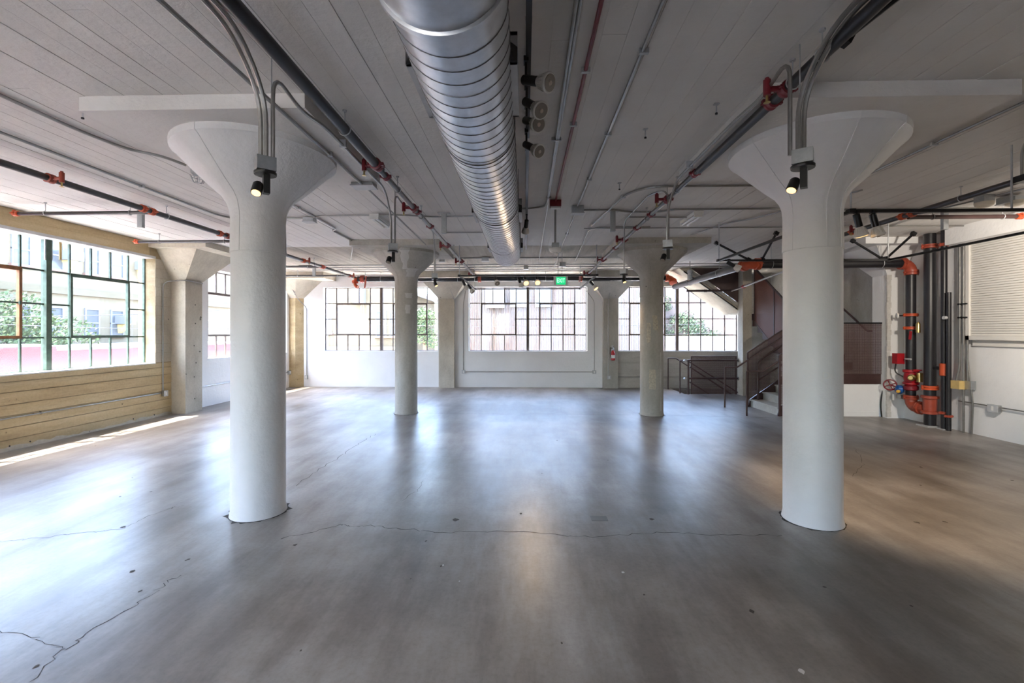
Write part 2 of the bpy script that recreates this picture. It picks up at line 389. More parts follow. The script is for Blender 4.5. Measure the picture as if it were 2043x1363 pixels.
# --- ceiling: slab with form boards cast into it
ceiling = struct(MB().box(-8, 8, YF-.3, 14.5, ZC+.006, ZC+.25).build('ceiling', M['paint_ceiling']))
bw = .1525; x = -7.62; i = 0
while x < 7.62:
    g = random.uniform(.0015, .005); dz = random.choice((0, 0, .001, .002, .003, -.001)); raw_y = 9.42
    lim = raw_y if x < 3.6 else 12.4
    cuts = [YF] + ([random.uniform(1, 7)] if i % 2 else []) + [lim]
    for a, b in zip(cuts, cuts[1:]):
        piece('board', M['paint_ceiling'], ceiling, x+g/2, x+bw-g/2, a+.001, b-.001, ZC+dz+random.uniform(-.0008, .0008), ZC+.02)
    piece('board', M['raw_ceiling'], ceiling, x+g/2, x+bw-g/2, lim+.001, 14.45, ZC+dz+.001, ZC+.02)
    x += bw; i += 1

# --- left wall
LWIN = [(-5.5, -1.7), (-.17, 3.59), (5.17, 8.93)]
ZS, ZH = 1.09, 3.22
wl_ = MB()
def wall_x(m, x0, x1, y0, y1, wins, zs, zh):
    m.box(x0, x1, y0, y1, 0, zs); m.box(x0, x1, y0, y1, zh, ZC)
    e = [y0] + [v for w in wins for v in w] + [y1]
    for a, b in zip(e[::2], e[1::2]): m.box(x0, x1, a, b, zs, zh)
wall_x(wl_, -7.78, XL, YF, 9.6, LWIN, ZS, ZH)
wall_left = struct(wl_.build('wall_left', M['raw_beige_joint']))
for k in range(7):
    y = 4.6 + .72*k + random.uniform(-.3, .3); q = random.uniform(.010, .022); MB().lathe([(q*.6, 0), (q, .001), (q*.5, .003)], (XL+.021, y, random.uniform(.02, .09)), (1, 0, .2), 6).build('spall', M['crack'], wall_left)
m = MB(); vs = []
for k in range(61):
    y = 3.9 + 5.43*k/60; vs += [(XL+.024, y, 0), (XL+.024, y, random.uniform(.02, .075))]
m.add(vs, [(2*k, 2*k+1, 2*k+3, 2*k+2) for k in range(60)]); m.build('efflorescence', M['raw_pier'], wall_left)
rows = [0, .16, .33, .50, .66, .84, .99, 1.088]
for z0, z1 in zip(rows, rows[1:]):
    cuts = sorted([3.9, 9.335] + [random.uniform(4.6, 8.8) for _ in range(random.choice((1, 2)))])
    for a, b in zip(cuts, cuts[1:]):
        piece('board', M[random.choice(('raw_beige', 'raw_beige', 'raw_beige_dark', 'raw_beige_pale'))], wall_left, XL-.02, XL+random.uniform(.006, .016), a+.001, b-.001, z0+.006, z1-.006)
for z0, z1 in ((3.225, 3.36), (3.363, 3.495)):
    piece('board', M['raw_beige'], wall_left, XL-.02, XL+random.uniform(.002, .008), 3.9, 8.78, z0, z1)
for z0 in [1.1 + .19*k for k in range(11)]:
    piece('board', M['raw_pier'], wall_left, XL-.02, XL+random.uniform(.002, .008), 8.935, 9.335, z0+.002, z0+.188)
wl2 = MB(); wall_x(wl2, -7.78, -7.36, 9.6, 14.5, [(10.35, 13.85)], 1.10, 3.20)
wall_left_rear = struct(wl2.build('wall_left_rear', M['paint_wall']))
# --- back wall
BWIN = [(-6.36, -2.74), (-1.755, 1.915), (2.88, 6.55)]
wb = MB()
ex = [-7.78, -6.36, -2.74, -1.755, 1.915, 2.6]
wb.box(-7.36, 2.6, YB, 14.5, 0, 1.13); wb.box(-7.36, 2.6, YB, 14.5, 3.13, ZC)
for a, b in ((-7.36, -6.36), (-2.74, -1.755), (1.915, 2.6)): wb.box(a, b, YB, 14.5, 1.13, 3.13)
wall_back = struct(wb.build('wall_back', M['paint_wall']))
wr = MB(); wr.box(2.6, 7.9, YB+.02, 14.5, -2.6, 1.13); wr.box(2.6, 7.9, YB, 14.5, 3.13, ZC); wr.box(2.6, 2.88, YB, 14.5, 1.13, 3.13); wr.box(6.55, 7.9, YB, 14.5, 1.13, 3.13)
wall_back_stair = struct(wr.build('wall_back_stair', M['raw_grey']))
z = .0
while z < 1.1:
    h = random.uniform(.13, .19); z1 = min(z+h, 1.128)
    c = sorted([2.85, 7.4, random.uniform(3.4, 4.4), random.uniform(4.8, 6.4)])
    for a, b in zip(c, c[1:]): piece('board', M['raw_grey'], wall_back_stair, a+.002, b-.002, YB-random.uniform(.002, .010), YB+.03, z+.002, z1-.001)
    z = z1
# --- right wall
MBr = MB(); MBr.box(XR, 7.9, YF, 9.62, 0, ZC)
wall_right = struct(MBr.build('wall_right', M['paint_wall']))
wall_stair = struct(MB().box(7.5, 7.9, 9.62, 14.5, -2.6, ZC).build('wall_stairwell', M['raw_light']))
wf = MB(); wf.box(-7.78, 7.9, YF-.3, YF, 0, .9); wf.box(-7.78, 7.9, YF-.3, YF, 3.22, ZC)
for a, b in ((-7.78, -4.0), (-1.2, 7.9)): wf.box(a, b, YF-.3, YF, .9, 3.22)
wall_front = struct(wf.build('wall_front', M['paint_wall']))
# header box and footing strip on the right wall
MB().box(7.30, XR, 3.0, 8.14, 3.22, ZC).build('header_box', M['paint_wall'], wall_right)

# --- wall piers with flared heads
def pier(wall, mat, rect, top, z0, z1, slab=None, smat=None, proud=None):
    x0, x1, y0, y1 = rect; X0, X1, Y0, Y1 = top
    MB().box(x0, x1, y0, y1, 0, z0).build('pier', mat, wall)
    m = MB(); m.add([(x0,y0,z0),(x1,y0,z0),(x1,y1,z0),(x0,y1,z0),(X0,Y0,z1),(X1,Y0,z1),(X1,Y1,z1),(X0,Y1,z1)],
                    [(0,3,2,1),(4,5,6,7),(0,1,5,4),(1,2,6,5),(2,3,7,6),(3,0,4,7)]); m.build('pier_capital', mat, wall)
    if slab: MB().box(slab[0], slab[1], slab[2], slab[3], z1, ZC).build('drop_panel', smat or mat, wall)
pier(wall_left, M['raw_pier'], (-7.6, -7.12, 9.335, 9.83), (-7.6, -6.6, 8.95, 10.22), 2.80, 3.39, (-7.6, -6.27, 8.75, 10.42))
for zz in (.28, .75, 1.05, 1.42, 1.9, 2.3):
    MB().lathe([(.012, 0), (.014, .004)], (-7.115, 9.6+random.uniform(-.04, .04), zz), (1, 0, 0), 8).build('tie_hole', M['crack'], wall_left)
MB().add([(-7.36,13.99,0),(-7.17,13.99,0),(-6.92,14.2,0),(-7.36,14.2,0),(-7.36,13.99,2.78),(-7.17,13.99,2.78),(-6.92,14.2,2.78),(-7.36,14.2,2.78)],
         [(0,3,2,1),(4,5,6,7),(0,1,5,4),(1,2,6,5),(2,3,7,6),(3,0,4,7)]).build('pier', M['raw_beige'], wall_back)
MB().add([(-7.36,13.99,2.78),(-7.17,13.99,2.78),(-6.92,14.2,2.78),(-7.36,14.2,2.78),(-7.36,13.5,3.32),(-6.9,13.5,3.32),(-6.35,14.2,3.32),(-7.36,14.2,3.32)],
         [(0,3,2,1),(4,5,6,7),(0,1,5,4),(1,2,6,5),(2,3,7,6),(3,0,4,7)]).build('pier_capital', M['raw_pier'], wall_back)
MB().box(-7.36, -5.95, 13.25, 14.2, 3.32, ZC).build('drop_panel', M['raw_pier'], wall_back)
pier(wall_back, M['raw_pier'], (-2.67, -2.19, 13.98, 14.3), (-3.13, -1.73, 13.45, 14.3), 2.74, 3.31, (-3.4, -1.5, 13.2, 14.2))
pier(wall_back, M['raw_column'], (2.38, 2.83, 13.98, 14.3), (1.92, 3.30, 13.45, 14.3), 2.74, 3.31, (1.7, 3.5, 13.2, 14.2))
pier(wall_right, M['paint_wall'], (7.20, 7.6, 9.27, 9.66), (6.75, 7.6, 8.95, 10.0), 2.85, 3.38, (6.4, 7.6, 8.75, 10.2))
m = MB()
for k in range(26):                                             # crumbled plaster along the pier's edge
    zz = .02 + k*.109; m.box(7.195-random.uniform(0, .012), 7.25+random.uniform(0, .03), 9.262-random.uniform(0, .006), 9.3, zz, zz+.107)
m.build('plaster_edge', M['lime'], wall_right)
pier(wall_stair, M['raw_pier'], (5.86, 6.10, 12.44, 12.73), (5.86, 6.10, 12.44, 12.73), 2.9, 3.49)

# ------------------------------------------------------------------ steel windows
def window(name, axis, at, u0, v0, cw, ch, nh, sashes, mat, mull_mat=None, sash_mat=None, proto=True):
    """two halves of nh x 4 lights either side of a stout mullion; axis 'Y' = in the back wall, 'X' = in the left wall"""
    rows = 4; w = cw*nh*2; h = ch*rows
    sgn = -1 if axis == 'Y' else 1                        # towards the room
    def P(nm, mt, a0, a1, b0, b1, d0, d1, par):
        lo, hi = sorted((at+sgn*d0, at+sgn*d1))
        if axis == 'Y': return piece(nm, mt, par, a0, a1, lo, hi, b0, b1)
        return piece(nm, mt, par, lo, hi, a0, a1, b0, b1)
    base = (u0+w/2, at, v0) if axis == 'Y' else (at, u0+w/2, v0)
    root = bpy.data.objects.new(name, None); COL.objects.link(root); root.location = base; WLOC[root.name] = Vector(base); root['kind'] = 'structure'; root.empty_display_size = .1
    f = .022
    for a0, a1, b0, b1 in ((u0-.01, u0+f, v0, v0+h), (u0+w-f, u0+w+.01, v0, v0+h), (u0, u0+w, v0-.01, v0+f), (u0, u0+w, v0+h-f, v0+h+.01)):
        P('frame_bar', mat, a0, a1, b0, b1, -.02, .025, root)
    P('mullion', mull_mat or mat, u0+w/2-.042, u0+w/2+.042, v0, v0+h, -.03, .06, root)
    cells = {}
    for c in range(nh*2):
        for r in range(rows): cells[(c, r)] = None
    for si, (c0, c1, r0, r1, clear) in enumerate(sashes):
        for c in range(c0, c1):
            for r in range(r0, r1): cells[(c, r)] = (si, clear)
    t = .013
    for c in range(1, nh*2):
        if c == nh: continue
        for r in range(rows):
            a, b = cells[(c-1, r)], cells[(c, r)]
            if a and b and a == b and a[1]: continue
            u = u0+c*cw; P('muntin', mat, u-t, u+t, v0+r*ch, v0+(r+1)*ch, -.012, .018, root)
    for r in range(1, rows):
        for c in range(nh*2):
            a, b = cells[(c, r-1)], cells[(c, r)]
            if a and b and a == b and a[1]: continue
            v = v0+r*ch; P('muntin', mat, u0+c*cw, u0+(c+1)*cw, v-t, v+t, -.011, .017, root)
    for c0, c1, r0, r1, clear in sashes:
        s = .032; sm = sash_mat or mat
        a0, a1, b0, b1 = u0+c0*cw, u0+c1*cw, v0+r0*ch, v0+r1*ch
        for q in ((a0-.01, a0+s, b0, b1), (a1-s, a1+.01, b0, b1), (a0-.01, a1+.01, b0-.01, b0+s), (a0-.01, a1+.01, b1-s-.012, b1+.012)):
            P('sash_bar', sm, *q, -.016, .035, root)
        P('sash_latch', sm, a1-.045, a1-.02, (b0+b1)/2-.03, (b0+b1)/2+.03, .035, .055, root)
        if clear: P('pane', M['glass'], a0+s, a1-s, b0+s, b1-s, .000, .004, root)
    for (c, r), st in cells.items():
        if st and st[1]: continue
        P('pane', M['glass_low'] if (r == 0 and axis == 'X') else M['glass'], u0+c*cw+t, u0+(c+1)*cw-t, v0+r*ch+t, v0+(r+1)*ch-t, .000, .004, root)
    return root
LX = -7.66
w1 = window('window_1', 'X', LX, 5.17, ZS, .376, .5325, 5, [(1, 4, 1, 3, False), (6, 9, 1, 3, True)], M['sash_green'])
for o in list(w1.children):                                     # the farther-left sash is rusted bare
    if o.name.startswith('sash_bar') and o.location.y < 0: o.data = unit(M['sash_rust'], 'sash_bar')
window('window_2', 'X', -7.66, 10.35, 1.10, .35, .525, 5, [(1, 4, 1, 3, True), (6, 9, 1, 3, False)], M['sash_brown'])
window('window_added_3', 'X', LX, -.17, ZS, .376, .5325, 5, [(1, 4, 1, 3, False), (6, 9, 1, 3, True)], M['sash_green'])  # bay added out of view to bring in more light from the left
window('window_added_4', 'X', LX, -5.5, ZS, .38, .5325, 5, [(1, 4, 1, 3, False)], M['sash_green'])  # another unseen bay, added for more side light
window('window_5', 'Y', 14.32, BWIN[0][0], 1.13, .362, .5, 5, [(1, 4, 1, 3, True), (6, 9, 1, 3, False)], M['sash_brown'])
window('window_6', 'Y', 14.32, BWIN[1][0], 1.13, .367, .5, 5, [(1, 4, 1, 3, True), (6, 9, 1, 3, False)], M['sash_brown'])
window('window_7', 'Y', 14.32, BWIN[2][0], 1.13, .367, .5, 5, [(1, 4, 1, 3, True)], M['sash_brown'])
window('window_added_8', 'Y', YF-.15, -4.0, .9, .28, .58, 5, [(1, 4, 1, 3, True)], M['sash_brown'])  # window added behind the camera as frontal fill
# head trim over the left window, with the tag strips hanging at its mullion
tr = struct(MB().box(-7.70, XL+.012, 3.9, 8.93, ZH-.035, ZH+.012).build('trim_1', M['zinc']))
MB().box(-7.62, -7.605, 6.99, 7.11, 2.86, 3.19).build('mullion_cover', M['zinc'], tr)
MB().box(-7.64, -7.632, 7.24, 7.28, 2.90, 3.19).build('strip', M['tan_box'], tr)
struct(MB().box(-7.78, XL+.01, 5.17, 8.93, ZS-.012, ZS+.008).build('trim_2', M['paint_wall']))
struct(MB().box(2.88, 6.55, YB-.03, 14.34, 1.11, 1.135).build('trim_3', M['raw_grey']))

# ------------------------------------------------------------------ mushroom columns
PROF = [(.245, 0), (.233, .06), (.232, 1.2), (.231, 2.44), (.238, 2.445), (.232, 2.75), (.240, 2.83), (.262, 2.90), (.305, 2.965), (.40, 3.05), (.55, 3.20), (.662, 3.315), (.69, 3.335), (.692, 3.392)]
def column(x, y, shaft_mat, label, panel, pmat, seams):
    t = thing('mushroom_column', label, 'column', (x, y, 0), 'flat slab columns')
    n = 48; lo = [p for p in PROF if p[1] <= 2.44]; hi = [p for p in PROF if p[1] >= 2.44]
    MB().lathe(lo, (x, y, 0), n=n).build('shaft', shaft_mat, t, True)
    c = MB().lathe(hi, (x, y, 0), n=n).build('capital', shaft_mat, t, True)
    MB().box(*panel, 3.39, ZC+.004).build('drop_panel', pmat, t)
    for a in seams:                                             # casting seams left by the steel form
        d = Vector((math.cos(a), math.sin(a), 0)); pts = [Vector((x, y, h)) + d*(r+.001) for r, h in hi]
        MB().tube(pts, .004, 5).build('seam', shaft_mat, c)
    MB().ring((x, y, 2.445), (0,0,1), .234, .006, 40, 5).build('seam', shaft_mat, c)
    n = 44; vs = []                                             # grime packed into the joint with the floor
    for k in range(n):
        a = 2*math.pi*k/n; e = Vector((math.cos(a), math.sin(a), 0)); q = .252 + random.random()**3*.05
        vs += [Vector((x, y, .0015)) + e*.240, Vector((x, y, .0015)) + e*q]
    MB().add(vs, [(2*k, 2*k+1, (2*k+3) % (2*n), (2*k+2) % (2*n)) for k in range(n)]).build('base_grime', M['crack'], t)
    return t
def hangdir(x, y): return math.atan2(-y, -x)
column(-2.53, 4.25, M['paint_column'], 'white painted mushroom column nearest the large beige window', (-3.40, -1.655, 3.37, 5.14), M['paint_ceiling'], [R(-100), R(15), R(200)])
c2_ = column(2.61, 4.22, M['paint_column'], 'white painted mushroom column in front of the staircase', (1.715, 3.52, 3.33, 5.12), M['paint_ceiling'], [R(-95), R(-60), R(200)])
c3 = column(-2.52, 9.57, M['raw_column'], 'bare concrete column with white paint scraps on its flared head', (-3.40, -1.655, 8.70, 10.45), M['raw_column'], [R(-120), R(40)])
c4 = column(2.625, 9.54, M['raw_column'], 'bare concrete column beside the sunken stair rails', (1.74, 3.50, 8.67, 10.41), M['raw_column'], [R(-110), R(-60), R(160)])
def scrap(t, cx, cy, a0, a1, z0, z1, mat):
    """a scrap of paint that follows the column's round face"""
    def rad(z):
        for (r0, h0), (r1, h1) in zip(PROF, PROF[1:]):
            if h0 <= z <= h1: return r0 + (r1-r0)*((z-h0)/max(h1-h0, 1e-6))
        return .24
    m = MB(); nu, nv = 6, 8; vs = []
    for j in range(nv+1):
        z = z0+(z1-z0)*j/nv; s0 = random.uniform(-.05, .05); s1 = random.uniform(-.05, .05)
        for i in range(nu+1):
            a = (a0+s0) + ((a1+s1)-(a0+s0))*i/nu; r = rad(z)+.003
            vs.append((cx+r*math.cos(a), cy+r*math.sin(a), z))
    m.add(vs, [(j*(nu+1)+i, j*(nu+1)+i+1, (j+1)*(nu+1)+i+1, (j+1)*(nu+1)+i) for j in range(nv) for i in range(nu)]); m.build('paint_scrap', mat, t, True)
M['scrap'] = simple('scrap', (.62,.61,.58), .7, var=.06, scale=30)
M['scrap_yellow'] = simple('scrap_yellow', (.55,.50,.40), .7, var=.25, scale=30)
scrap(c3, -2.52, 9.57, R(-86), R(-72), 3.0, 3.38, M['scrap']); scrap(c3, -2.52, 9.57, R(-75), R(-35), 2.86, 3.02, M['scrap'])
scrap(c3, -2.52, 9.57, R(-80), R(-45), 2.42, 2.52, M['scrap']); scrap(c3, -2.52, 9.57, R(-80), R(-55), 2.10, 2.28, M['scrap'])
scrap(c4, 2.625, 9.54, R(-100), R(-75), 1.75, 2.05, M['scrap_yellow']); scrap(c4, 2.625, 9.54, R(-130), R(-110), 1.5, 1.9, M['scrap_yellow'])
scrap(c4, 2.625, 9.54, R(-118), R(-85), .55, .95, M['scrap_yellow']); scrap(c4, 2.625, 9.54, R(-58), R(-54), .1, 1.3, M['scrap'])
# small white D on the painted column by the stair
def text_mesh(body, size, depth=.002, extra=0):
    cu = bpy.data.curves.new('lettering', 'FONT'); cu.body = body; cu.size = size; cu.extrude = depth; cu.align_x = 'CENTER'; cu.align_y = 'CENTER'; cu.offset = extra
    o = bpy.data.objects.new('lettering', cu); COL.objects.link(o)
    dg = bpy.context.evaluated_depsgraph_get(); me = bpy.data.meshes.new_from_object(o.evaluated_get(dg))
    bpy.data.objects.remove(o); return me

# ------------------------------------------------------------------ outdoors
GZ = -4.2
tag(MB().box(-60, 60, -40, 80, GZ-.3, GZ).build('street_ground', M['ground']), 'pale paved ground of the street and lots outside', 'ground')['kind'] = 'structure'
def out_window(root, face, u, z, w, h, at, sill=True):
    """sash window set in an outside wall: frame, two panes, sill"""
    def bx(mb, a0, a1, b0, b1, d0, d1):
        if face == 'X': mb.box(at+d0, at+d1, a0, a1, b0, b1)
        else: mb.box(a0, a1, at-d1, at-d0, b0, b1)
    f = MB(); t = .07
    bx(f, u-w/2-t, u-w/2, z, z+h, 0, .06); bx(f, u+w/2, u+w/2+t, z, z+h, 0, .06); bx(f, u-w/2-t, u+w/2+t, z+h, z+h+t, 0, .06); bx(f, u-w/2-t, u+w/2+t, z+h/2-.03, z+h/2+.03, 0, .05)
    o = f.build('window', M['out_white'], root)
    for b0, b1 in ((z, z+h/2-.03), (z+h/2+.03, z+h)):
        p = MB(); bx(p, u-w/2, u+w/2, b0, b1, .005, .02); p.build('pane', M['out_pane'], o)
    if sill:
        s = MB(); bx(s, u-w/2-.15, u+w/2+.15, z-.1, z, 0, .14); s.build('sill', M['out_sill'], o)
b = thing('apartment_building', 'cream stucco apartment block with sash windows across from the beige wall', 'building', (-25, 18, GZ))
MB().box(-29, -21, -12, 48, GZ, 6.5).build('wall', M['stucco_cream'], b)
MB().box(-21.0, -20.86, -12, 48, 3.45, 3.75).build('ledge', M['stucco_yellow'], b)
MB().box(-29.2, -20.75, -12.2, 48.2, 6.4, 6.7).build('cornice', M['out_white'], b)
yy = 10.4; k = 0
while yy < 30:
    for z0 in (1.55, 4.55): out_window(b, 'X', yy, z0, .62, 1.25, -21)
    yy += 1.35 if k % 2 else 1.75; k += 1
for i, (y, z) in enumerate(((15.9, 2.05), (23.0, 2.15), (15.6, 5.0), (20.2, 5.0), (24.2, 5.1))):
    a = thing('air_conditioner', ['white air conditioner half hidden by the bushy tree', 'white air conditioner beside a ground row window of the apartment block', 'white air conditioner high on the apartment block above the bushy tree', 'white air conditioner high on the apartment block beside its upper windows', 'white air conditioner at the far end of the upper windows'][i], 'air conditioner', (-20.8, y, z), 'window air conditioners')
    MB().box(-21.0, -20.45, y-.33, y+.33, z, z+.42).build('casing', M['out_white'], a)
    for q in range(5): MB().box(-20.45, -20.435, y-.28, y+.1, z+.06+.07*q, z+.09+.07*q).build('louver', M['out_pane'], a)
    MB().add([(-21.0,y-.2,z),(-21.0,y+.2,z),(-20.6,y+.2,z),(-20.6,y-.2,z),(-21.0,y-.15,z-.5),(-21.0,y+.15,z-.5)], [(0,1,2,3),(0,4,5,1),(1,5,2),(0,3,4),(2,5,4,3)]).build('bracket', M['tan_box'], a)
b = thing('low_building', 'low red walled building with flat white roof outside the beige wall', 'building', (-17, 14, GZ))
MB().box(-19.5, -14, -2, 13.2, GZ, 1.30).build('wall', M['out_red'], b); MB().box(-19.5, -14.05, 13.2, 26, GZ, 1.16).build('wall', M['out_red'], b)
MB().box(-19.6, -14.12, -2.1, 13.1, 1.30, 1.36).build('roof', M['roofing'], b); MB().box(-19.6, -14.17, 13.1, 26, 1.16, 1.22).build('roof', M['roofing'], b)
def foliage(root, c, rad, n, mat, sz=.16, squash=.8):
    m = MB(); rnd = random.Random(int(abs(c[0])*100+abs(c[1])*10))
    lob = [(Vector((rnd.gauss(0, .5), rnd.gauss(0, .5), rnd.gauss(0, .4))), rnd.uniform(.45, .8)) for _ in range(9)]
    for _ in range(n):
        lc, lr = rnd.choice(lob); d = Vector((rnd.gauss(0,1), rnd.gauss(0,1), rnd.gauss(0,1))).normalized()*lr*rnd.uniform(.7, 1.05)
        p = Vector(c) + Vector(((lc.x+d.x)*rad, (lc.y+d.y)*rad, (lc.z+d.z)*rad*squash))
        q = Vector((rnd.gauss(0,1), rnd.gauss(0,1), rnd.gauss(0,1))).normalized(); u = q.orthogonal().normalized()*sz*rnd.uniform(.6, 1.2); v = q.cross(u)*.55
        m.add([p-u, p-v, p+u, p+v], [(0,1,2,3)])
    o = m.build('foliage', mat, root); o['kind'] = 'stuff'; return o
def tree(label, base, c, rad, n, mat, sz=.16):
    t = thing('tree', label, 'tree', (base[0], base[1], GZ))
    MB().tube([(base[0], base[1], GZ), (base[0]+.1, base[1], (GZ+c[2])/2), c], [.22, .17, .08], 8).build('trunk', M['bark'], t, True)
    foliage(t, c, rad, n, mat, sz); return t
tree('bushy green tree between the red wall and cream apartment block', (-20.3, 17.6), (-20.2, 16.6, 1.8), 1.5, 6000, M['leaf'], .085)
tree('light green tree seen through the window behind the paint flecked column', (-4.9, 22), (-4.9, 22, 1.9), .8, 3000, M['leaf'], .07)
# cream house beyond the back-left window
h = thing('cream_house', 'cream gabled house with white windows beyond the back wall', 'house', (-9.5, 28, GZ))
MB().prism([(-14.5, 26, GZ), (-6.4, 26, GZ), (-6.4, 26, 3.9), (-10.4, 26, 6.0), (-14.5, 26, 3.9)], (0, 6, 0)).build('wall', M['stucco_yellow'], h)
MB().prism([(-10.4, 25.7, 6.05), (-6.0, 25.7, 3.75), (-6.0, 25.7, 3.95), (-10.4, 25.7, 6.3)], (0, 6.6, 0)).build('roof', M['out_white'], h)
MB().prism([(-10.4, 25.7, 6.05), (-14.9, 25.7, 3.75), (-14.9, 25.7, 3.95), (-10.4, 25.7, 6.3)], (0, 6.6, 0)).build('roof', M['out_white'], h)
for u, z in ((-11.5, 1.7), (-8.3, 1.5), (-7.5, 1.5)): out_window(h, 'Y', u, z, .5, 1.4, 26)
MB().box(-14.5, -6.4, 25.8, 26, GZ, .9).build('plinth', M['stucco_cream'], h)
MB().box(-9.8, -9.2, 25.4, 26, 3.4, 4.3).build('vent_box', M['out_white'], h)
# rusty corrugated building
b = thing('corrugated_building', 'rust streaked corrugated metal shed filling the view of the middle window', 'building', (2, 26, GZ))
MB().box(-3.9, 7.3, 24.15, 30, GZ, 5.0).build('frame', M['roofing'], b)
xs = -3.9
while xs < 7.25:
    m = MB(); n = 9; w = .8; vs = []
    for k in range(n*4+1):
        xx = xs + w*k/(n*4); yv = 24.08 - .022*math.sin(2*math.pi*k/4)
        vs += [(xx, yv, GZ), (xx, yv, 2.1+.02), (xx, yv-.012, 2.1), (xx, yv-.012, 4.95)]
    q = []
    for k in range(n*4): q += [(4*k, 4*k+4, 4*k+5, 4*k+1), (4*k+2, 4*k+6, 4*k+7, 4*k+3)]
    m.add(vs, q); m.build('sheet', M['rust'], b, True); xs += .8
for u in (-.35, .95): out_window(b, 'Y', u, 3.05, .75, 1.6, 23.98, False)
MB().box(-2.05, -1.1, 23.5, 24.0, 3.0, 4.1).build('fan_unit', M['out_white'], b)
# brick building with ivy and white yard wall
b = thing('brick_building', 'pale brick building with ivy seen past the hanging stair', 'building', (12, 30, GZ))
MB().box(7.4, 20, 27, 34, GZ, 5.6).build('wall', M['far_brick'], b)
out_window(b, 'Y', 12.0, 3.2, .9, 1.3, 27)
for cx, cz, rr in ((8.9, 2.6, .9), (9.9, 2.0, .8), (8.3, 1.6, .8), (10.9, 1.5, .7), (8.0, 3.3, .5)): foliage(b, (cx, 26.8, cz), rr*.8, 1100, M['leaf_dark'], .07)
tag(MB().box(-6.2, -4.0, 33, 38, GZ, 6.2).build('brick_annex', M['far_brick']), 'narrow pale brick building behind the light green tree', 'building')
tag(MB().box(6.2, 16, 20, 20.3, GZ, 1.55).build('yard_wall', M['out_white']), 'low white yard wall in front of the ivy covered brick building', 'wall')
for i, (p, q) in enumerate((((-13, 2, 2.4), (-13, 24, 2.0)), ((-13.4, 2, 1.9), (-12.5, 24, 3.2)), ((-15, 18.5, 2.25), (16, 18.5, 2.35)), ((-15, 18.2, 1.9), (16, 18.2, 1.95)))):
    pts = [Vector(p).lerp(Vector(q), k/10) - Vector((0, 0, .35*math.sin(math.pi*k/10))) for k in range(11)]
    tag(MB().tube(pts, .011, 5).build('overhead_cable', M['cable']), ['upper utility cable strung outside the beige wall', 'lower utility cable strung outside the beige wall', 'upper utility cable strung outside the back windows', 'lower utility cable strung outside the back windows'][i], 'cable')

# ------------------------------------------------------------------ pipes
def coupling(par, c, ax, r, mat, w=.07):
    A = Vector(ax).normalized(); c = Vector(c)
    m = MB().lathe([(r*1.02, -w/2), (r*1.38, -w/2+.006), (r*1.38, -.012), (r*1.22, -.006), (r*1.22, .006), (r*1.38, .012), (r*1.38, w/2-.006), (r*1.02, w/2)], c, A, 16)
    side = A.cross(Vector((0,0,1))) if abs(A.z) < .9 else Vector((1,0,0))
    for s in (-1, 1): m.obox(c + side*s*r*1.5, (.03, .03, .03), Matrix.Identity(3)); m.tube([c + side*s*r*1.55 - A*w*.55, c + side*s*r*1.55 + A*w*.55], .008, 6)
    return m.build('coupling', mat, par, True)
def hanger(par, c, ax, r, top=ZC):
    c = Vector(c); m = MB()
    m.ring(c, ax, r+.006, .005, 18, 5); m.tube([c + Vector((0,0,r)), (c.x, c.y, top)], .005, 6)
    m.lathe([(.018, 0), (.018, .012)], (c.x, c.y, top-.012), n=8)
    return m.build('hanger', M['zinc'], par, True)
def sprinkler(par, c, side, mat, reach=.13):
    """side outlet: clamp, nipple, upright elbow and the little head under it"""
    c = Vector(c); s = Vector(side).normalized()
    coupling(par, c, (0,1,0) if abs(s.x) > .5 else (1,0,0), .036, mat, .08)
    e = c + s*reach
    m = MB().tube([c + s*.03, e], .018, 10); m.tube([e - Vector((0,0,.045)), e + Vector((0,0,.06))], .024, 10); m.tube([e + Vector((0,0,.06)), e + Vector((0,0,.075))], .014, 8)
    o = m.build('outlet', mat, par, True)
    h = MB().tube([e - Vector((0,0,.045)), e - Vector((0,0,.085))], .009, 8); h.lathe([(.004, 0), (.022, .002), (.022, .004)], e - Vector((0,0,.095)), n=12)
    h.build('sprinkler_head', M['brass'], o, True)
def pipe_y(name, label, x, z, y0, y1, r, mat, coups, hangs, heads=(), cmat=None, hside=(-1,0,0), hmat=None):
    t = thing(name, label, 'pipe', (x, y0, z))
    MB().tube([(x, y0, z), (x, y1, z)], r, 16).build('pipe', mat, t, True)
    for y in coups: coupling(t, (x, y, z), (0,1,0), r, cmat or M['orange'])
    for y in hangs: hanger(t, (x, y, z), (0,1,0), r)
    for y in heads: sprinkler(t, (x, y, z), hside, hmat or M['dark_red'])
    return t
def branch_x(label, y, z, x0, x1, r, end, mat=None):
    t = thing('sprinkler_branch', label, 'pipe', (x0, y, z))
    MB().tube([(x0, y, z), (x1, y, z)], r, 14).build('pipe', mat or M['pipe_steel'], t, True)
    e = x0 if end < 0 else x1; coupling(t, (e, y, z), (1,0,0), r, M['orange'], .08)
    MB().tube([(e, y, z), (e+.03*end, y, z), (e+.03*end, y, z+.05)], .02, 8).build('end_elbow', M['orange'], t, True)
    for x in (x0+.22*(x1-x0), x1-.15*(x1-x0)): hanger(t, (x, y, z), (1,0,0), r)
pipe_y('sprinkler_main', 'dark steel sprinkler main with orange couplings beside the beige window wall', -5.08, 3.35, -5.5, 13.5, .036, M['pipe_steel'], (5.9, 6.05, 7.42, 10.25, 11.2, 11.3), (4.0, 6.3, 8.0, 9.5, 10.8, 12.5), (4.72, 7.62, 10.3, 13.0), hside=(1,0,0), hmat=M['brick_red'])
branch_x('steel branch pipe ending over the tall green mullion', 6.10, 3.35, -7.05, -5.14, .026, -1)
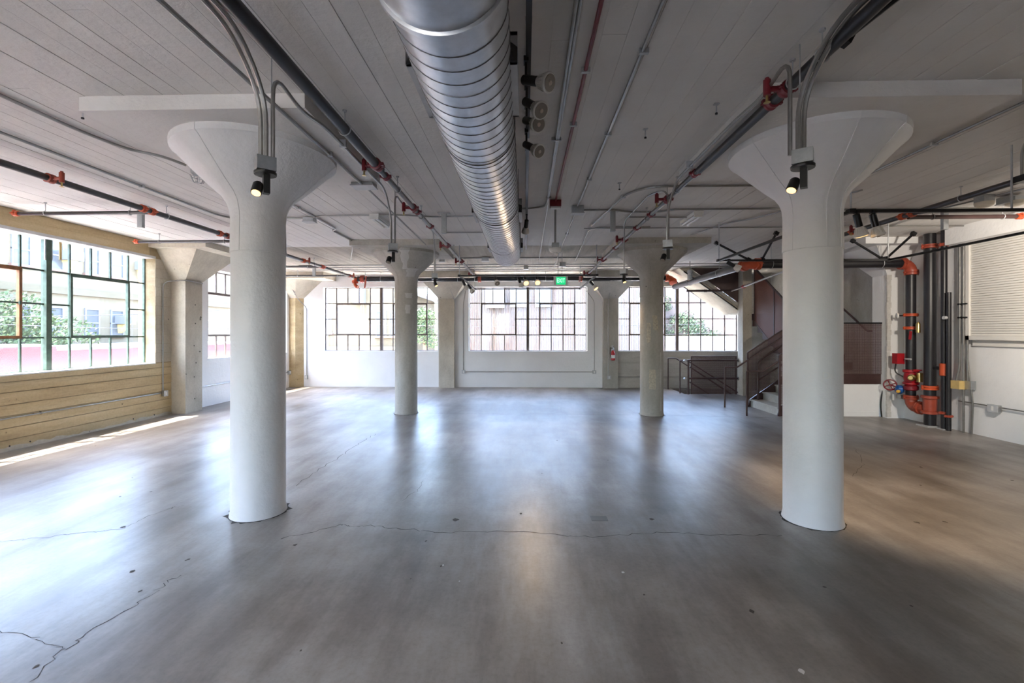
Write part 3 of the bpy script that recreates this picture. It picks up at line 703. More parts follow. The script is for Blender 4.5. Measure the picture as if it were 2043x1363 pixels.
branch_x('steel branch pipe ending before the beige wall pier capital', 8.06, 3.35, -7.05, -5.14, .026, -1)
branch_x('steel branch pipe over the bright painted side bay', 11.2, 3.35, -7.0, -5.14, .026, -1)
branch_x('steel branch pipe close to the corner pier', 13.0, 3.35, -7.0, -5.14, .026, -1)
pipe_y('sprinkler_line', 'black pipe with red tees running past the white column near the window', -1.46, 3.345, -5.5, 4.55, .042, M['pipe_black'], (4.4,), (3.64, 0.5), (4.45,), M['dark_red'])
pipe_y('sprinkler_line', 'thinner steel pipe with red tees running toward the middle window', -1.47, 3.345, 4.56, 13.45, .030, M['pipe_steel'], (4.75, 6.15, 7.0, 8.45, 10.3), (5.2, 6.4, 9.3, 11.5), (5.95, 8.55, 10.45, 12.9), M['dark_red'])
pipe_y('sprinkler_line', 'black pipe with a sway brace running past the white column by the stair', 1.76, 3.345, -5.5, 4.66, .036, M['pipe_black'], (3.3,), (2.75, 3.05), (3.12,), M['dark_red'])
pipe_y('sprinkler_line', 'steel pipe with red tees over the exit sign side', 1.75, 3.345, 4.67, 13.45, .028, M['pipe_steel'], (4.75, 6.39, 7.2, 8.9, 10.2), (5.3, 6.6, 9.3, 11.5), (5.66, 8.1, 10.3, 12.6), M['dark_red'])
pipe_y('sprinkler_main', 'dark steel sprinkler main over the fire riser side', 5.35, 3.35, -5.5, 8.75, .036, M['pipe_steel'], (6.62, 6.45, 7.6), (5.75, 3.6, 8.2), (7.45,), hside=(-1,0,0), hmat=M['dark_red'])
branch_x('dark branch pipe ending at the shutter header', 6.58, 3.33, 5.40, 6.92, .030, 1, M['maroon'])
def brace(label, p, q):
    t = thing('sway_brace', label, 'brace', q, 'sway braces'); m = MB().tube([p, q], .021, 8); m.build('strut', M['black_metal'], t, True)
    for e in (p, q): MB().obox(e, (.07, .06, .06), Matrix.Rotation(.5, 3, 'Y')).build('clamp', M['black_metal'], t)
brace('black sway brace from ceiling to the orange elbow', (4.30, 8.9, 3.11), (3.73, 9.0, 3.45)); brace('black sway brace leaning toward the orange elbow run', (4.55, 8.88, 3.11), (4.42, 8.15, 3.45))
brace('black sway brace behind the lit track lamp', (6.78, 8.86, 3.11), (6.24, 8.86, 3.45)); brace('black sway brace above the red riser elbow', (6.86, 8.86, 3.11), (6.86, 8.25, 3.45))
brace('black sway brace along the black pipe', (1.80, 2.62, 3.36), (2.05, 1.7, 3.47))

# fire main: along the back, down and forward past the stair, across, then the riser
t = thing('fire_main', 'thick black fire main with orange elbows above the windows and stair', 'pipe', (0, 13.45, 3.30))
def elbow(par, c, d0, d1, r, mat, rad=.17):
    """bend from direction d0 into d1 around corner c, with a coupling at each end"""
    c = Vector(c); a = Vector(d0).normalized(); b = Vector(d1).normalized(); pts = []
    for k in range(9):
        th = math.pi/2*k/8; pts.append(c - a*rad + a*rad*math.sin(th) + b*rad*(1-math.cos(th)))
    MB().tube(pts, r*1.12, 18).build('elbow', mat, par, True)
    coupling(par, c - a*rad, a, r, mat, .1); coupling(par, c + b*rad, b, r, mat, .1)
MB().tube([(-5.0, 13.45, 3.30), (4.12, 13.45, 3.30)], .082, 20).build('pipe', M['pipe_black'], t, True)
MB().tube([(4.29, 13.2, 3.02), (4.29, 9.05, 3.02)], .078, 20).build('pipe', M['pipe_steel'], t, True)
MB().tube([(4.46, 8.88, 3.02), (7.15, 8.88, 3.02)], .082, 20).build('pipe', M['pipe_black'], t, True)
elbow(t, (4.29, 13.45, 3.30), (1,0,0), (0,-.62,-.78), .080, M['orange'], .15)
elbow(t, (4.29, 8.88, 3.02), (0,-1,0), (1,0,0), .082, M['orange'])
coupling(t, (-4.85, 13.45, 3.30), (1,0,0), .082, M['brick_red'], .12); coupling(t, (-1.35, 13.45, 3.3), (1,0,0), .082, M['brick_red'], .1); coupling(t, (1.62, 13.45, 3.3), (1,0,0), .082, M['brick_red'], .1)
for x in (-4.3, -2.0, .6, 3.6): hanger(t, (x, 13.45, 3.30), (1,0,0), .083)
for y in (10.2, 12.0): hanger(t, (4.29, y, 3.02), (0,1,0), .079)
for x in (4.72, 6.78): hanger(t, (x, 8.88, 3.02), (1,0,0), .083)
# cluster at the left end of the main
MB().tube(fillet([(-4.95, 13.45, 3.30), (-5.08, 13.45, 3.30), (-5.08, 13.45, 3.12), (-4.98, 13.40, 3.05)], .06), .05, 12).build('drain_elbow', M['orange'], t, True)
coupling(t, (-5.08, 13.45, 3.22), (0,0,1), .052, M['orange'], .09)
MB().tube([(-4.78, 13.38, 3.05), (-4.75, 13.38, 3.5)], .007, 6).build('rod', M['zinc'], t)
MB().obox((-4.74, 13.38, 3.2), (.03, .06, .36), Matrix.Rotation(.15, 3, 'Y')).build('bracket', M['brick_red'], t)
# drain line below the run past the stair
t = thing('drain_pipe', 'slim dark red drain pipe with couplings under the hanging stair', 'pipe', (4.6, 12.4, 2.85))
MB().tube(fillet([(4.35, 12.4, 2.83), (5.55, 12.4, 2.83), (5.35, 10.9, 2.86)], .1), .028, 10).build('pipe', M['maroon'], t, True)
coupling(t, (4.85, 12.4, 2.83), (1,0,0), .028, M['maroon']); coupling(t, (5.44, 11.5, 2.85), (0,1,0), .03, M['red'])
tag(MB().tube([(5.2, 10.95, 2.80), (4.86, 8.6, 2.86)], .020, 10).build('grey_pipe', M['conduit']), 'light grey pipe slanting under the orange elbow', 'pipe')

# risers on the right wall
RX = 7.36
t = thing('fire_riser', 'black fire riser with red check valve brass fittings and blue gear box', 'pipe', (RX, 8.91, .45))
MB().tube([(RX, 8.91, .40), (RX, 8.91, 2.87)], .080, 20).build('pipe', M['pipe_black'], t, True)
elbow(t, (RX, 8.90, 3.02), (1,0,0), (0,0,-1), .082, M['brick_red'])
for z in (2.04, 1.79): coupling(t, (RX, 8.91, z), (0,0,1), .082, M['orange'], .06)
MB().lathe([(.085, .70), (.125, .72), (.125, .75), (.10, .77), (.112, .84), (.10, .93), (.125, .95), (.125, .99), (.085, 1.0)], (RX, 8.91, 0), n=20).build('check_valve', M['red'], t, True)
MB().lathe([(.095, .60), (.115, .62), (.115, .68), (.09, .70)], (RX, 8.91, 0), n=18).build('flange', M['dark_red'], t, True)
v = MB().lathe([(.045, 0), (.06, .02), (.06, .10), (.035, .12), (.035, .17)], (RX-.06, 8.80, .86), (-.75, -.65, 0), 14).build('test_valve', M['brass'], t, True)
MB().lathe([(.05, 0), (.05, .17)], (RX+.0, 8.72, .78), n=12).build('brass_body', M['brass'], t, True)
MB().ring((RX-.02, 8.74, 1.0), (0,0,1), .06, .010, 18, 6).build('small_handwheel', M['red'], t, True)
g = MB().lathe([(.055, 0), (.085, .03), (.085, .09), (.05, .12)], (RX-.05, 9.02, .60), (-.9, .4, 0), 14).build('gear_box', M['blue'], t, True)
MB().lathe([(.035, 0), (.03, .05), (.012, .06)], (RX-.16, 9.0, .57), (-.7, -.7, 0), 12).build('position_knob', M['yellow'], g, True)
MB().box(RX-.14, RX-.02, 8.97, 9.07, .43, .50).build('gear_cover', M['box'], g)
hw = MB(); hc = Vector((RX-.16, 9.20, .67)); ha = Vector((-.55, -.8, 0)).normalized(); hw.ring(hc, ha, .10, .013, 24, 7)
hn = Vector((0,0,1)); hb = ha.cross(hn)
for k in range(4):
    a = math.pi/2*k+.4; hw.tube([hc, hc+(hn*math.cos(a)+hb*math.sin(a))*.10], .009, 6)
hw.lathe([(.022, -.02), (.022, .02)], hc, ha, 10); hw.tube([hc, (RX-.10, 9.05, .63)], .012, 8)
hw.build('handwheel', M['dark_red'], t, True)
MB().box(RX-.18, RX-.178, 9.08, 9.12, .38, .50).build('tag', M['white_plastic'], t)
MB().tube([(RX, 8.91, .40), (RX, 8.90, .36)], .085, 18).build('neck', M['brick_red'], t, True)
pts = [Vector((RX, 8.91, .44)), Vector((RX, 8.90, .36)), Vector((RX, 8.84, .30)), Vector((RX, 8.72, .29)), Vector((RX, 8.58, .31))]
MB().tube(fillet(pts, .08), .095, 18).build('elbow', M['brick_red'], t, True)
coupling(t, (RX, 8.91, .47), (0,0,1), .084, M['brick_red'], .08); coupling(t, (RX, 8.70, .30), (0,1,0), .088, M['brick_red'], .07)
bx = MB().box(RX-.20, RX-.06, 8.98, 9.10, 1.10, 1.30).build('flow_switch', M['red'], t)
MB().tube([(RX-.09, 8.93, 1.2), (RX-.09, 8.80, 1.2)], .018, 8).build('switch_stem', M['zinc'], bx, True)
MB().tube(fillet([(RX-.16, 9.06, 1.10), (RX-.17, 9.08, .93), (RX-.08, 8.98, .85)], .1), .012, 8).build('flexible_conduit', M['cable'], bx, True)
MB().lathe([(.012, 0), (.05, .004), (.055, .03), (.03, .04)], (RX-.12, 9.05, 2.03), (-.8, .3, 0), 14).build('gauge', M['white_plastic'], t, True)
MB().tube([(RX-.12, 9.05, 2.03), (RX-.02, 8.93, 2.03)], .012, 8).build('gauge_stem', M['black_metal'], t, True)
MB().lathe([(.035, 0), (.035, .16), (.02, .2)], (RX-.04, 8.70, 1.70), n=12).build('ball_valve', M['brass'], t, True)
MB().obox((RX-.1, 8.80, 1.65), (.01, .05, .16), Matrix.Rotation(.15, 3, 'X')).build('tag', M['red'], t)
t = thing('standpipe', 'thick black standpipe with orange clamps rising beside the fire riser', 'pipe', (RX, 8.50, 0))
MB().tube([(RX, 8.50, 0), (RX, 8.50, 3.5)], .088, 20).build('pipe', M['pipe_black'], t, True)
MB().lathe([(.09, .22), (.13, .23), (.13, .27), (.10, .28), (.103, .50), (.13, .51), (.13, .55), (.09, .56)], (RX, 8.50, 0), n=20).build('tee', M['brick_red'], t, True)
coupling(t, (RX, 8.50, .70), (0,0,1), .09, M['orange'], .08); coupling(t, (RX, 8.50, 3.27), (0,0,1), .09, M['brick_red'], .08)
MB().box(RX-.15, RX+.13, 8.37, 8.62, 0, .02).build('floor_plate', M['zinc'], t)
t = thing('drain_riser', 'slim black drain riser with an orange tee by the standpipe', 'pipe', (RX, 8.22, 0))
MB().tube([(RX, 8.22, 0), (RX, 8.22, 3.5)], .045, 16).build('pipe', M['pipe_black'], t, True)
MB().lathe([(.05, .94), (.065, .95), (.065, 1.15), (.05, 1.16)], (RX, 8.22, 0), n=14).build('tee', M['orange'], t, True)
MB().tube([(RX, 8.25, 1.07), (RX, 8.44, 1.07)], .03, 10).build('side_pipe', M['pipe_black'], t, True)
coupling(t, (RX, 8.22, .29), (0,0,1), .045, M['brick_red'], .05); coupling(t, (RX, 8.22, 3.25), (0,0,1), .045, M['brick_red'], .06)
MB().box(RX-.07, RX+.07, 8.15, 8.29, 0, .015).build('floor_plate', M['zinc'], t)
t = thing('test_riser', 'narrow black test riser beside the pale conduits', 'pipe', (RX-.02, 8.11, 0))
MB().tube([(RX-.02, 8.11, 0), (RX-.02, 8.11, 2.4)], .036, 14).build('pipe', M['pipe_black'], t, True)
coupling(t, (RX-.02, 8.11, .25), (0,0,1), .036, M['brick_red'], .04)
MB().lathe([(.03, 0), (.03, .05)], (RX-.06, 8.11, 1.96), (-1, 0, 0), 10).build('clamp', M['zinc'], t, True)

# ------------------------------------------------------------------ conduits
def conduit(label, pts, r=.012, rad=.12, straps=(), mat=None, group=None):
    t = thing('conduit', label, 'conduit', pts[0], group)
    MB().tube(fillet(pts, rad), r, 8).build('tube', mat or M['conduit'], t, True)
    for p in straps:
        MB().box(p[0]-.03, p[0]+.03, p[1]-.012, p[1]+.012, p[2]-r-.003, min(p[2]+.05, ZC-.004)).build('strap', M['zinc'], t)
    return t
ZK = ZC-.02
conduit('conduit ending in a wire guard box at the white column head', [(-3.93,-5,ZK), (-3.93,3.9,ZK), (-3.86,4.3,ZK), (-3.62,4.42,ZK-.02), (-3.52,4.62,ZK-.04)], .014, .2, [(-3.93,2.6,ZK)])
conduit('long conduit between the window main and the white column', [(-4.66,-5,ZK), (-4.66,6.7,ZK), (-4.55,6.95,ZK), (-3.35,6.98,ZK)], .014, .15, [(-4.66,3.5,ZK), (-4.66,5.4,ZK)])
conduit('long conduit passing under the white column head to a grey box', [(-1.83,-5,3.365), (-1.83,5.05,3.365)], .015, .1, [(-1.83,4.2,3.365)])
conduit('conduit slanting from the grey box toward the far column', [(-1.86,5.15,3.40), (-1.95,10.6,3.40)], .012, .1)
conduit('outer feed conduit over the lit window side spotlight', [(-1.72,-5,ZK), (-1.72,2.6,ZK), (-1.69,2.86,3.20), (-1.69,2.86,2.80)], .014, .3, [(-1.72,2.2,ZK)])
conduit('inner feed conduit over the lit window side spotlight', [(-1.67,-5,ZK), (-1.67,2.6,ZK), (-1.655,2.86,3.20), (-1.655,2.86,2.80)], .014, .3, [(-1.67,2.2,ZK)])
conduit('conduit looping from the lit spotlight past the column head', [(-1.622,2.88,2.80), (-1.622,2.88,3.38), (-1.62,3.25,3.30), (-1.62,3.6,3.365), (-1.62,5.2,3.365), (-1.675,5.64,3.15), (-1.675,5.64,2.80)], .013, .16, [(-1.62,4.0,3.365)])
conduit('conduit looping between the window side hanging spotlights', [(-1.64,5.68,2.80), (-1.64,5.68,3.46), (-1.63,6.0,3.40), (-1.62,6.4,ZK), (-1.62,8.0,ZK), (-1.70,8.48,3.15), (-1.70,8.48,2.80)], .012, .16)
conduit('offset conduit running to the raw column head', [(-3.22,4.8,ZK), (-3.24,7.7,ZK), (-3.36,7.85,ZK), (-3.36,8.7,ZK)], .014, .05, [(-3.23,6.4,ZK)])
conduit('cross conduit feeding the window side fluorescent light', [(-3.36,6.98,ZK), (-3.1,6.85,ZK), (-1.9,6.82,ZK), (-1.4,6.95,ZK), (-.6,6.9,ZK)], .012, .1)
conduit('cross conduit running into the big duct', [(-1.4,8.05,ZK), (-.5,8.05,ZK)], .012)
conduit('conduit over the raw bay beside the bare column', [(-3.4,8.9,ZK), (-4.3,11.1,ZK)], .012)
for i, (y, a, b) in enumerate(((10.8, -2.0, 2.2), (11.9, -6.0, 6.0), (12.35, -6.0, 6.0), (12.8, -6.0, 4.0))):
    conduit(['cross conduit on the raw ceiling closest to the duct end', 'second cross conduit on the raw ceiling after the duct end', 'third cross conduit on the raw ceiling after the duct end', 'cross conduit on the raw ceiling closest to the fire main'][i], [(a, y, ZK), (b, y, ZK)], .013, .1)
conduit('grey conduit beside the red conduit, duct side', [(.225,-5,ZK), (.30,6.2,ZK), (.28,6.45,ZK), (-.1,6.55,ZK)], .012, .12, [(.27,4.2,ZK)])
conduit('grey conduit beside the red conduit running on to the raw ceiling', [(.265,-5,ZK), (.335,11.1,ZK)], .011, .1, [(.30,4.2,ZK), (.31,6.0,ZK)])
conduit('red fire alarm conduit along the ceiling', [(.405,-5,ZK), (.41,6.15,ZK)], .014, .1, [(.405,2.2,ZK), (.41,3.1,ZK), (.41,3.9,ZK)], M['dark_red'])
conduit('conduit between the red conduit and the stair side', [(.75,-5,ZK), (.735,6.4,ZK)], .013, .1, [(.75,2.9,ZK), (.74,4.1,ZK), (.74,5.3,ZK)])
conduit('conduit running on from the junction box to the exit sign', [(.74,6.5,ZK), (.78,12.3,ZK)], .012, .1, [(.75,8.2,ZK)])
conduit('conduit on the raw ceiling turning behind the duct end', [(2.1,7.72,ZK), (1.2,7.75,ZK), (1.1,7.95,ZK), (1.25,11.5,ZK)], .012, .15)
conduit('outer feed conduit over the lit stair side spotlight', [(1.78,-5,ZK), (1.84,1.9,ZK), (1.70,2.55,3.42), (1.672,2.84,3.15), (1.672,2.84,2.80)], .014, .3, [(1.83,1.7,ZK)])
conduit('inner feed conduit over the lit stair side spotlight', [(1.84,-5,ZK), (1.90,1.9,ZK), (1.74,2.55,3.42), (1.706,2.84,3.15), (1.706,2.84,2.80)], .014, .3, [(1.89,1.7,ZK)])
conduit('conduit from the lit stair side spotlight along the pipe', [(1.64,2.87,2.80), (1.64,2.87,3.42), (1.65,3.2,3.34), (1.645,3.6,3.365), (1.645,5.0,3.365), (1.70,5.50,3.15), (1.705,5.53,2.80)], .013, .16, [(1.645,4.6,3.365)])
conduit('cross conduit bending along the stair side ceiling', [(1.1,7.6,ZK), (1.30,5.85,ZK), (1.55,5.58,ZK), (3.6,5.58,ZK)], .014, .25, [(1.28,6.0,ZK)])
conduit('wavy cross conduit past the hanging strut bracket', [(.76,6.63,ZK), (1.3,6.63,ZK), (1.5,6.75,ZK), (2.0,6.75,ZK), (2.15,6.63,ZK), (3.6,6.63,ZK), (3.75,6.75,ZK), (6.5,6.7,ZK)], .014, .12)
conduit('straight cross conduit above the bare stair side column', [(1.0,7.80,ZK), (7.3,7.80,ZK)], .010)
conduit('cross conduit to the stair side fluorescent light', [(1.6,7.05,ZK), (2.5,7.1,ZK)], .012)
conduit('short conduit loop at the stair side hanging spotlight', [(1.735,5.57,2.80), (1.735,5.57,3.44), (1.6,5.9,ZK), (1.58,7.3,ZK), (1.71,7.95,3.15), (1.72,7.98,2.80)], .012, .16)
conduit('conduit slanting to the track corner near the bare column', [(3.0,8.35,ZK), (3.30,7.45,ZK), (3.55,7.2,ZK), (4.2,5.8,ZK)], .011, .08)
conduit('long conduit on the ceiling behind the stair side column head', [(3.85,-1,ZK), (3.85,5.9,ZK)], .013, .1, [(3.85,4.4,ZK)])
conduit('conduit over the fire riser side near the detectors', [(5.9,7.0,ZK), (6.45,4.5,ZK), (6.45,1,ZK)], .012)
conduit('conduit on the beige wall under the window', [(-7.41,1.0,.47), (-7.41,9.05,.47)], .012)
conduit('upright conduit on the beige wall bending to the pier', [(-7.41,9.10,.52), (-7.41,9.10,2.74), (-7.10,9.28,2.80), (-7.09,9.8,2.78)], .012, .12)
conduit('conduit low on the white painted side bay', [(-7.34,9.85,.47), (-7.34,13.9,.47)], .010)
conduit('upright conduit beside the corner pier', [(-6.88,14.13,.35), (-6.88,14.12,2.5), (-7.05,13.9,2.75), (-7.2,13.7,3.2)], .011, .1)
conduit('upright conduit beside the middle window, far side from the extinguisher', [(-1.93,14.13,.5), (-1.93,14.13,2.6), (-1.86,14.13,3.0)], .010, .1)
conduit('level conduit under the middle window', [(-1.86,14.13,.485), (2.08,14.13,.485)], .011)
conduit('upright conduit beside the middle window, toward the extinguisher pier', [(2.13,14.13,.5), (2.13,14.13,2.68), (1.85,14.13,3.05)], .010, .1)
conduit('upright conduit on the extinguisher pier', [(2.53,13.965,.35), (2.53,13.965,2.72), (2.60,13.6,3.25)], .012, .1)
conduit('level conduit at the foot of the raw stair bay wall', [(2.65,14.12,.34), (6.2,14.12,.34)], .010)
conduit('upright conduit on the pier between two back windows without an extinguisher', [(-2.18,14.0,.6), (-2.18,14.0,2.72), (-2.35,13.5,3.28)], .010, .1)
conduit('first pale riser conduit beside the yellow box', [(7.44,8.02,3.22), (7.44,8.02,1.1), (7.40,8.04,.88)], .016, .08)
conduit('second pale riser conduit reaching the floor', [(7.44,7.95,3.22), (7.44,7.95,0)], .016)
conduit('third pale riser conduit ending in the yellow box', [(7.46,7.90,3.22), (7.46,7.90,.88)], .014)
conduit('fourth pale riser conduit by the shutter', [(7.48,7.85,0), (7.48,7.83,.5), (7.49,7.93,1.25)], .013, .1)
conduit('level conduit on the white wall below the roller shutter', [(7.50,8.1,.52), (7.50,1.0,.48)], .010)

def jbox(name, label, c, size, mat=None, cat='junction box', plate=None):
    t = thing(name, label, cat, c)
    x, y, z = c; a, b, h = (v/2 for v in size)
    MB().box(x-a, x+a, y-b, y+b, z-h, z+h).build('box', mat or M['box'], t)
    if plate == 'x+': MB().box(x+a, x+a+.004, y-b-.004, y+b+.004, z-h-.004, z+h+.004).build('cover', M['zinc'], t); MB().box(x+a+.004, x+a+.007, y-.017, y+.017, z-.035, z+.035).build('socket', M['white_plastic'], t)
    if plate == 'x-': MB().box(x-a-.004, x-a, y-b-.004, y+b+.004, z-h-.004, z+h+.004).build('cover', M['zinc'], t); MB().box(x-a-.007, x-a-.004, y-.017, y+.017, z-.035, z+.035).build('socket', M['white_plastic'], t)
    if plate == 'y-': MB().box(x-a-.004, x+a+.004, y-b-.004, y-b, z-h-.004, z+h+.004).build('cover', M['zinc'], t); MB().box(x-.017, x+.017, y-b-.007, y-b-.004, z-.035, z+.035).build('socket', M['white_plastic'], t)
    if plate == 'z-': MB().box(x-a-.01, x+a+.01, y-b-.01, y+b+.01, z-h-.012, z-h).build('cover', M['zinc'], t)
    return t
jbox('outlet_box', 'grey outlet box on the beige wall below the window', (-7.40, 9.13, .455), (.06, .10, .11), plate='x+')
jbox('outlet_box', 'grey outlet box on the white side bay near the corner pier', (-7.33, 13.93, .46), (.06, .10, .11), plate='x+')
jbox('outlet_box', 'grey outlet box at the foot of the corner pier conduit', (-6.88, 14.12, .30), (.08, .06, .12), plate='y-')
jbox('outlet_box', 'grey outlet box under the middle window, far side from the extinguisher', (-1.92, 14.12, .485), (.10, .06, .10), plate='y-')
jbox('outlet_box', 'grey outlet box under the middle window, toward the extinguisher', (2.13, 14.12, .485), (.10, .06, .10), plate='y-')
jbox('outlet_box', 'grey outlet box low on the extinguisher pier', (2.55, 13.95, .34), (.10, .06, .10), plate='y-')
jbox('outlet_box', 'grey outlet box on the white wall below the roller shutter', (7.50, 7.50, .49), (.06, .16, .11), plate='x-')
jbox('pull_box', 'yellow covered pull box among the pale riser conduits', (7.40, 8.0, .81), (.12, .16, .14), M['tan_box'])
jbox('pull_box', 'grey pull box behind the yellow covered box', (7.47, 7.87, .82), (.08, .12, .14))
jbox('junction_box', 'large grey ceiling box behind the white column head', (-1.83, 5.12, 3.42), (.24, .16, .12), plate='z-')
jbox('junction_box', 'grey ceiling box at the end of the window side conduit', (-3.36, 7.0, 3.46), (.16, .12, .06), plate='z-')
jbox('junction_box', 'grey ceiling box between the red conduit and the stair side pipe', (.745, 6.5, 3.45), (.16, .12, .10), plate='z-')
jbox('junction_box', 'grey ceiling box beside the duct and track', (-.17, 6.55, 3.45), (.13, .12, .10), plate='z-')
jbox('junction_box', 'small ceiling box on the raw bay, window pier side of the duct end', (-.95, 10.8, 3.45), (.16, .12, .08), plate='z-')
jbox('junction_box', 'small ceiling box on the raw bay, stair side of the duct end', (.95, 11.7, 3.45), (.16, .12, .08), plate='z-')
jbox('junction_box', 'small ceiling box between the raw bay cross conduits', (.02, 12.2, 3.45), (.12, .12, .08), plate='z-')
jbox('junction_box', 'small grey box where the slanting conduit ends', (-1.96, 10.7, 3.42), (.12, .10, .08), plate='z-')
jbox('junction_box', 'grey box above the shutter side smoke detectors', (6.35, 6.15, 3.44), (.2, .16, .08), plate='z-')
def strut(label, x, y):
    t = thing('strut_bracket', label, 'bracket', (x, y, 3.2), 'hanging strut brackets')
    MB().box(x-.035, x+.035, y-.025, y+.025, 3.19, ZC).build('channel', M['box'], t); MB().box(x-.09, x+.09, y-.05, y+.05, ZC-.014, ZC).build('plate', M['zinc'], t)
strut('grey strut bracket hanging by the window main', -5.45, 6.3); strut('grey strut bracket hanging between duct and window side pipe', -1.22, 6.80)
strut('grey strut bracket hanging between duct and stair side pipe', 1.29, 6.75); strut('grey strut bracket over the dark branch pipe', 6.05, 6.75); strut('grey strut bracket over the raw corner bay', -5.5, 11.7)
for i, (x, y, lb) in enumerate(((1.5, 3.62, 'stub anchor in the ceiling beside the column panel edge'), (1.06, 4.05, 'stub anchor in the ceiling farther from the column panel'), (1.13, 5.5, 'stub anchor in the ceiling near the stair side bracket'), (-3.55, 3.55, 'stub anchor in the ceiling near the drop panel corner'))):
    t = thing('ceiling_anchor', lb, 'anchor', (x, y, 3.43)); MB().tube([(x, y, 3.42), (x, y, ZC)], .006, 6).build('stud', M['zinc'], t); MB().box(x-.02, x+.02, y-.015, y+.015, ZC-.008, ZC).build('plate', M['zinc'], t); MB().lathe([(.011, 0), (.011, .012)], (x, y, 3.415), n=6).build('nut', M['black_metal'], t)

# ------------------------------------------------------------------ spiral duct
DX, DZ, DR = -.33, 3.135, .255
t = thing('spiral_duct', 'large round galvanized spiral duct hung along the middle of the ceiling', 'duct', (DX, 5, DZ))
pr = []; y = 1.80
pr = [(DR-.004, 1.80), (DR, 1.802), (DR, 8.10), (DR-.006, 8.115), (DR-.03, 8.12)]
MB().lathe(pr, (DX, 0, DZ), (0,1,0), 64).build('body', M['duct'], t, True)
hx = []; n = 40; turns = int((8.08-1.86)/.11)
for k in range(turns*n+1):
    a = 2*math.pi*k/n; hx.append((DX + (DR+.0005)*math.cos(a), 1.86 + .11*k/n, DZ + (DR+.0005)*math.sin(a)))
MB().tube(hx, .0032, 5).build('spiral_seam', M['seam'], t, True)
MB().lathe([(.26, 1.765), (.275, 1.77), (.275, 1.80), (.262, 1.805)], (DX, 0, DZ), (0,1,0), 56).build('flange', M['duct'], t, True)
MB().lathe([(.30, .2), (.27, 1.2), (.262, 1.77)], (DX, 0, DZ), (0,1,0), 48).build('reducer', M['duct'], t, True)
MB().lathe([(.30, -5.5), (.30, .2)], (DX, 0, DZ), (0,1,0), 48).build('trunk', M['duct'], t, True)
for y in (3.2, 5.0, 6.9):
    s = MB()
    for sx in (-1, 1): s.tube([(DX+sx*.257, y, DZ), (DX+sx*.257, y, ZC)], .003, 5)
    s.ring((DX, y, DZ), (0,1,0), DR+.003, .003, 36, 4); s.build('hanger', M['seam'], t)
for y0, y1 in ((2.34, 2.93), (5.25, 5.75), (7.45, 7.85)):
    for sx in (-1, 1):
        xf = DX + sx*(DR+.035); x_in = DX + sx*(DR-.03); zc = DZ + .035; hh = .08
        fr = MB(); lo, hi = sorted((x_in, xf))
        fr.box(lo, hi, y0, y0+.02, zc-hh, zc+hh); fr.box(lo, hi, y1-.02, y1, zc-hh, zc+hh); fr.box(lo, hi, y0, y1, zc-hh, zc-hh+.02); fr.box(lo, hi, y0, y1, zc+hh-.02, zc+hh)
        g = fr.build('register', M['zinc'], t)
        for k in range(12):
            ys = y0+.03+(y1-y0-.06)*k/11; lo2, hi2 = sorted((xf-sx*.012, xf-sx*.002)); MB().box(lo2, hi2, ys-.006, ys+.006, zc-hh+.02, zc+hh-.02).build('slat', M['zinc'], g)
        MB().add([(x_in, y0-.08, zc), (x_in, y0, zc-hh), (xf, y0, zc-hh), (xf, y0, zc), (x_in, y0, zc)], [(0,1,4), (1,2,3,4), (0,4,3), (0,3,2,1)]).build('scoop', M['black_metal'], g)

# ------------------------------------------------------------------ lamps
def lamp_light(parent, loc, d, watts, size=80, blend=.6, col=(1.0,.72,.44), rad=.03):
    l = bpy.data.lights.new('lamp_light', 'SPOT'); l.energy = watts; l.spot_size = R(size); l.spot_blend = blend; l.color = col; l.shadow_soft_size = rad
    o = bpy.data.objects.new('lamp_light', l); COL.objects.link(o); o.parent = parent
    o.location = Vector(loc) - WLOC[parent.name]; o.rotation_euler = Vector(d).to_track_quat('-Z', 'Y').to_euler()
def track_head(label, p, d, lit=False, watts=0, size=70, stem=.05, group='track lamps', col=(1.0,.72,.44)):
    """black stem and barrel, finned white reflector lamp with its lens"""
    p = Vector(p); d = Vector(d).normalized(); t = thing('track_spotlight', label, 'spotlight', p, group)
    MB().box(p.x-.016, p.x+.016, p.y-.03, p.y+.03, p.z-.02, p.z+.012).build('adapter', M['black'], t)
    q = p - Vector((0,0,stem)); MB().tube([p, q], .009, 8).build('stem', M['black'], t, True)
    a = q - d*.025
    MB().lathe([(.024, 0), (.030, .006), (.031, .125), (.027, .13)], a, d, 18).build('barrel', M['black'], t, True)
    b = a + d*.128
    lamp = MB().lathe([(.030, 0), (.034, .012), (.052, .065), (.060, .078), (.061, .09), (.056, .094)], b, d, 26).build('reflector_lamp', M['lamp_white'], t, True)
    u = d.orthogonal().normalized(); v = d.cross(u)
    for k in range(14):
        an = 2*math.pi*k/14; e = u*math.cos(an) + v*math.sin(an); f = d.cross(e)*.002
        MB().add([b+d*.014+e*.034-f, b+d*.066+e*.052-f, b+d*.066+e*.058-f, b+d*.014+e*.042-f, b+d*.014+e*.034+f, b+d*.066+e*.052+f, b+d*.066+e*.058+f, b+d*.014+e*.042+f],
                 [(0,1,2,3), (7,6,5,4), (0,4,5,1), (1,5,6,2), (2,6,7,3), (3,7,4,0)]).build('fin', M['lamp_white'], lamp)
    MB().lathe([(.050, .0), (.050, .004)], b+d*.0935, d, 24).build('lens', M['lit'] if lit else M['lens_off'], lamp, True)
    if not lit: MB().lathe([(.016, .0), (.013, .006), (.006, .007)], b+d*.097, d, 16).build('lens_core', M['lens_off_core'], lamp, True)
    if lit: lamp_light(t, b+d*.12, d, watts, size, col=col)
    return t
def rail(par, p, q): MB().bar(p, q, .034, .03).build('rail', M['black'], par)
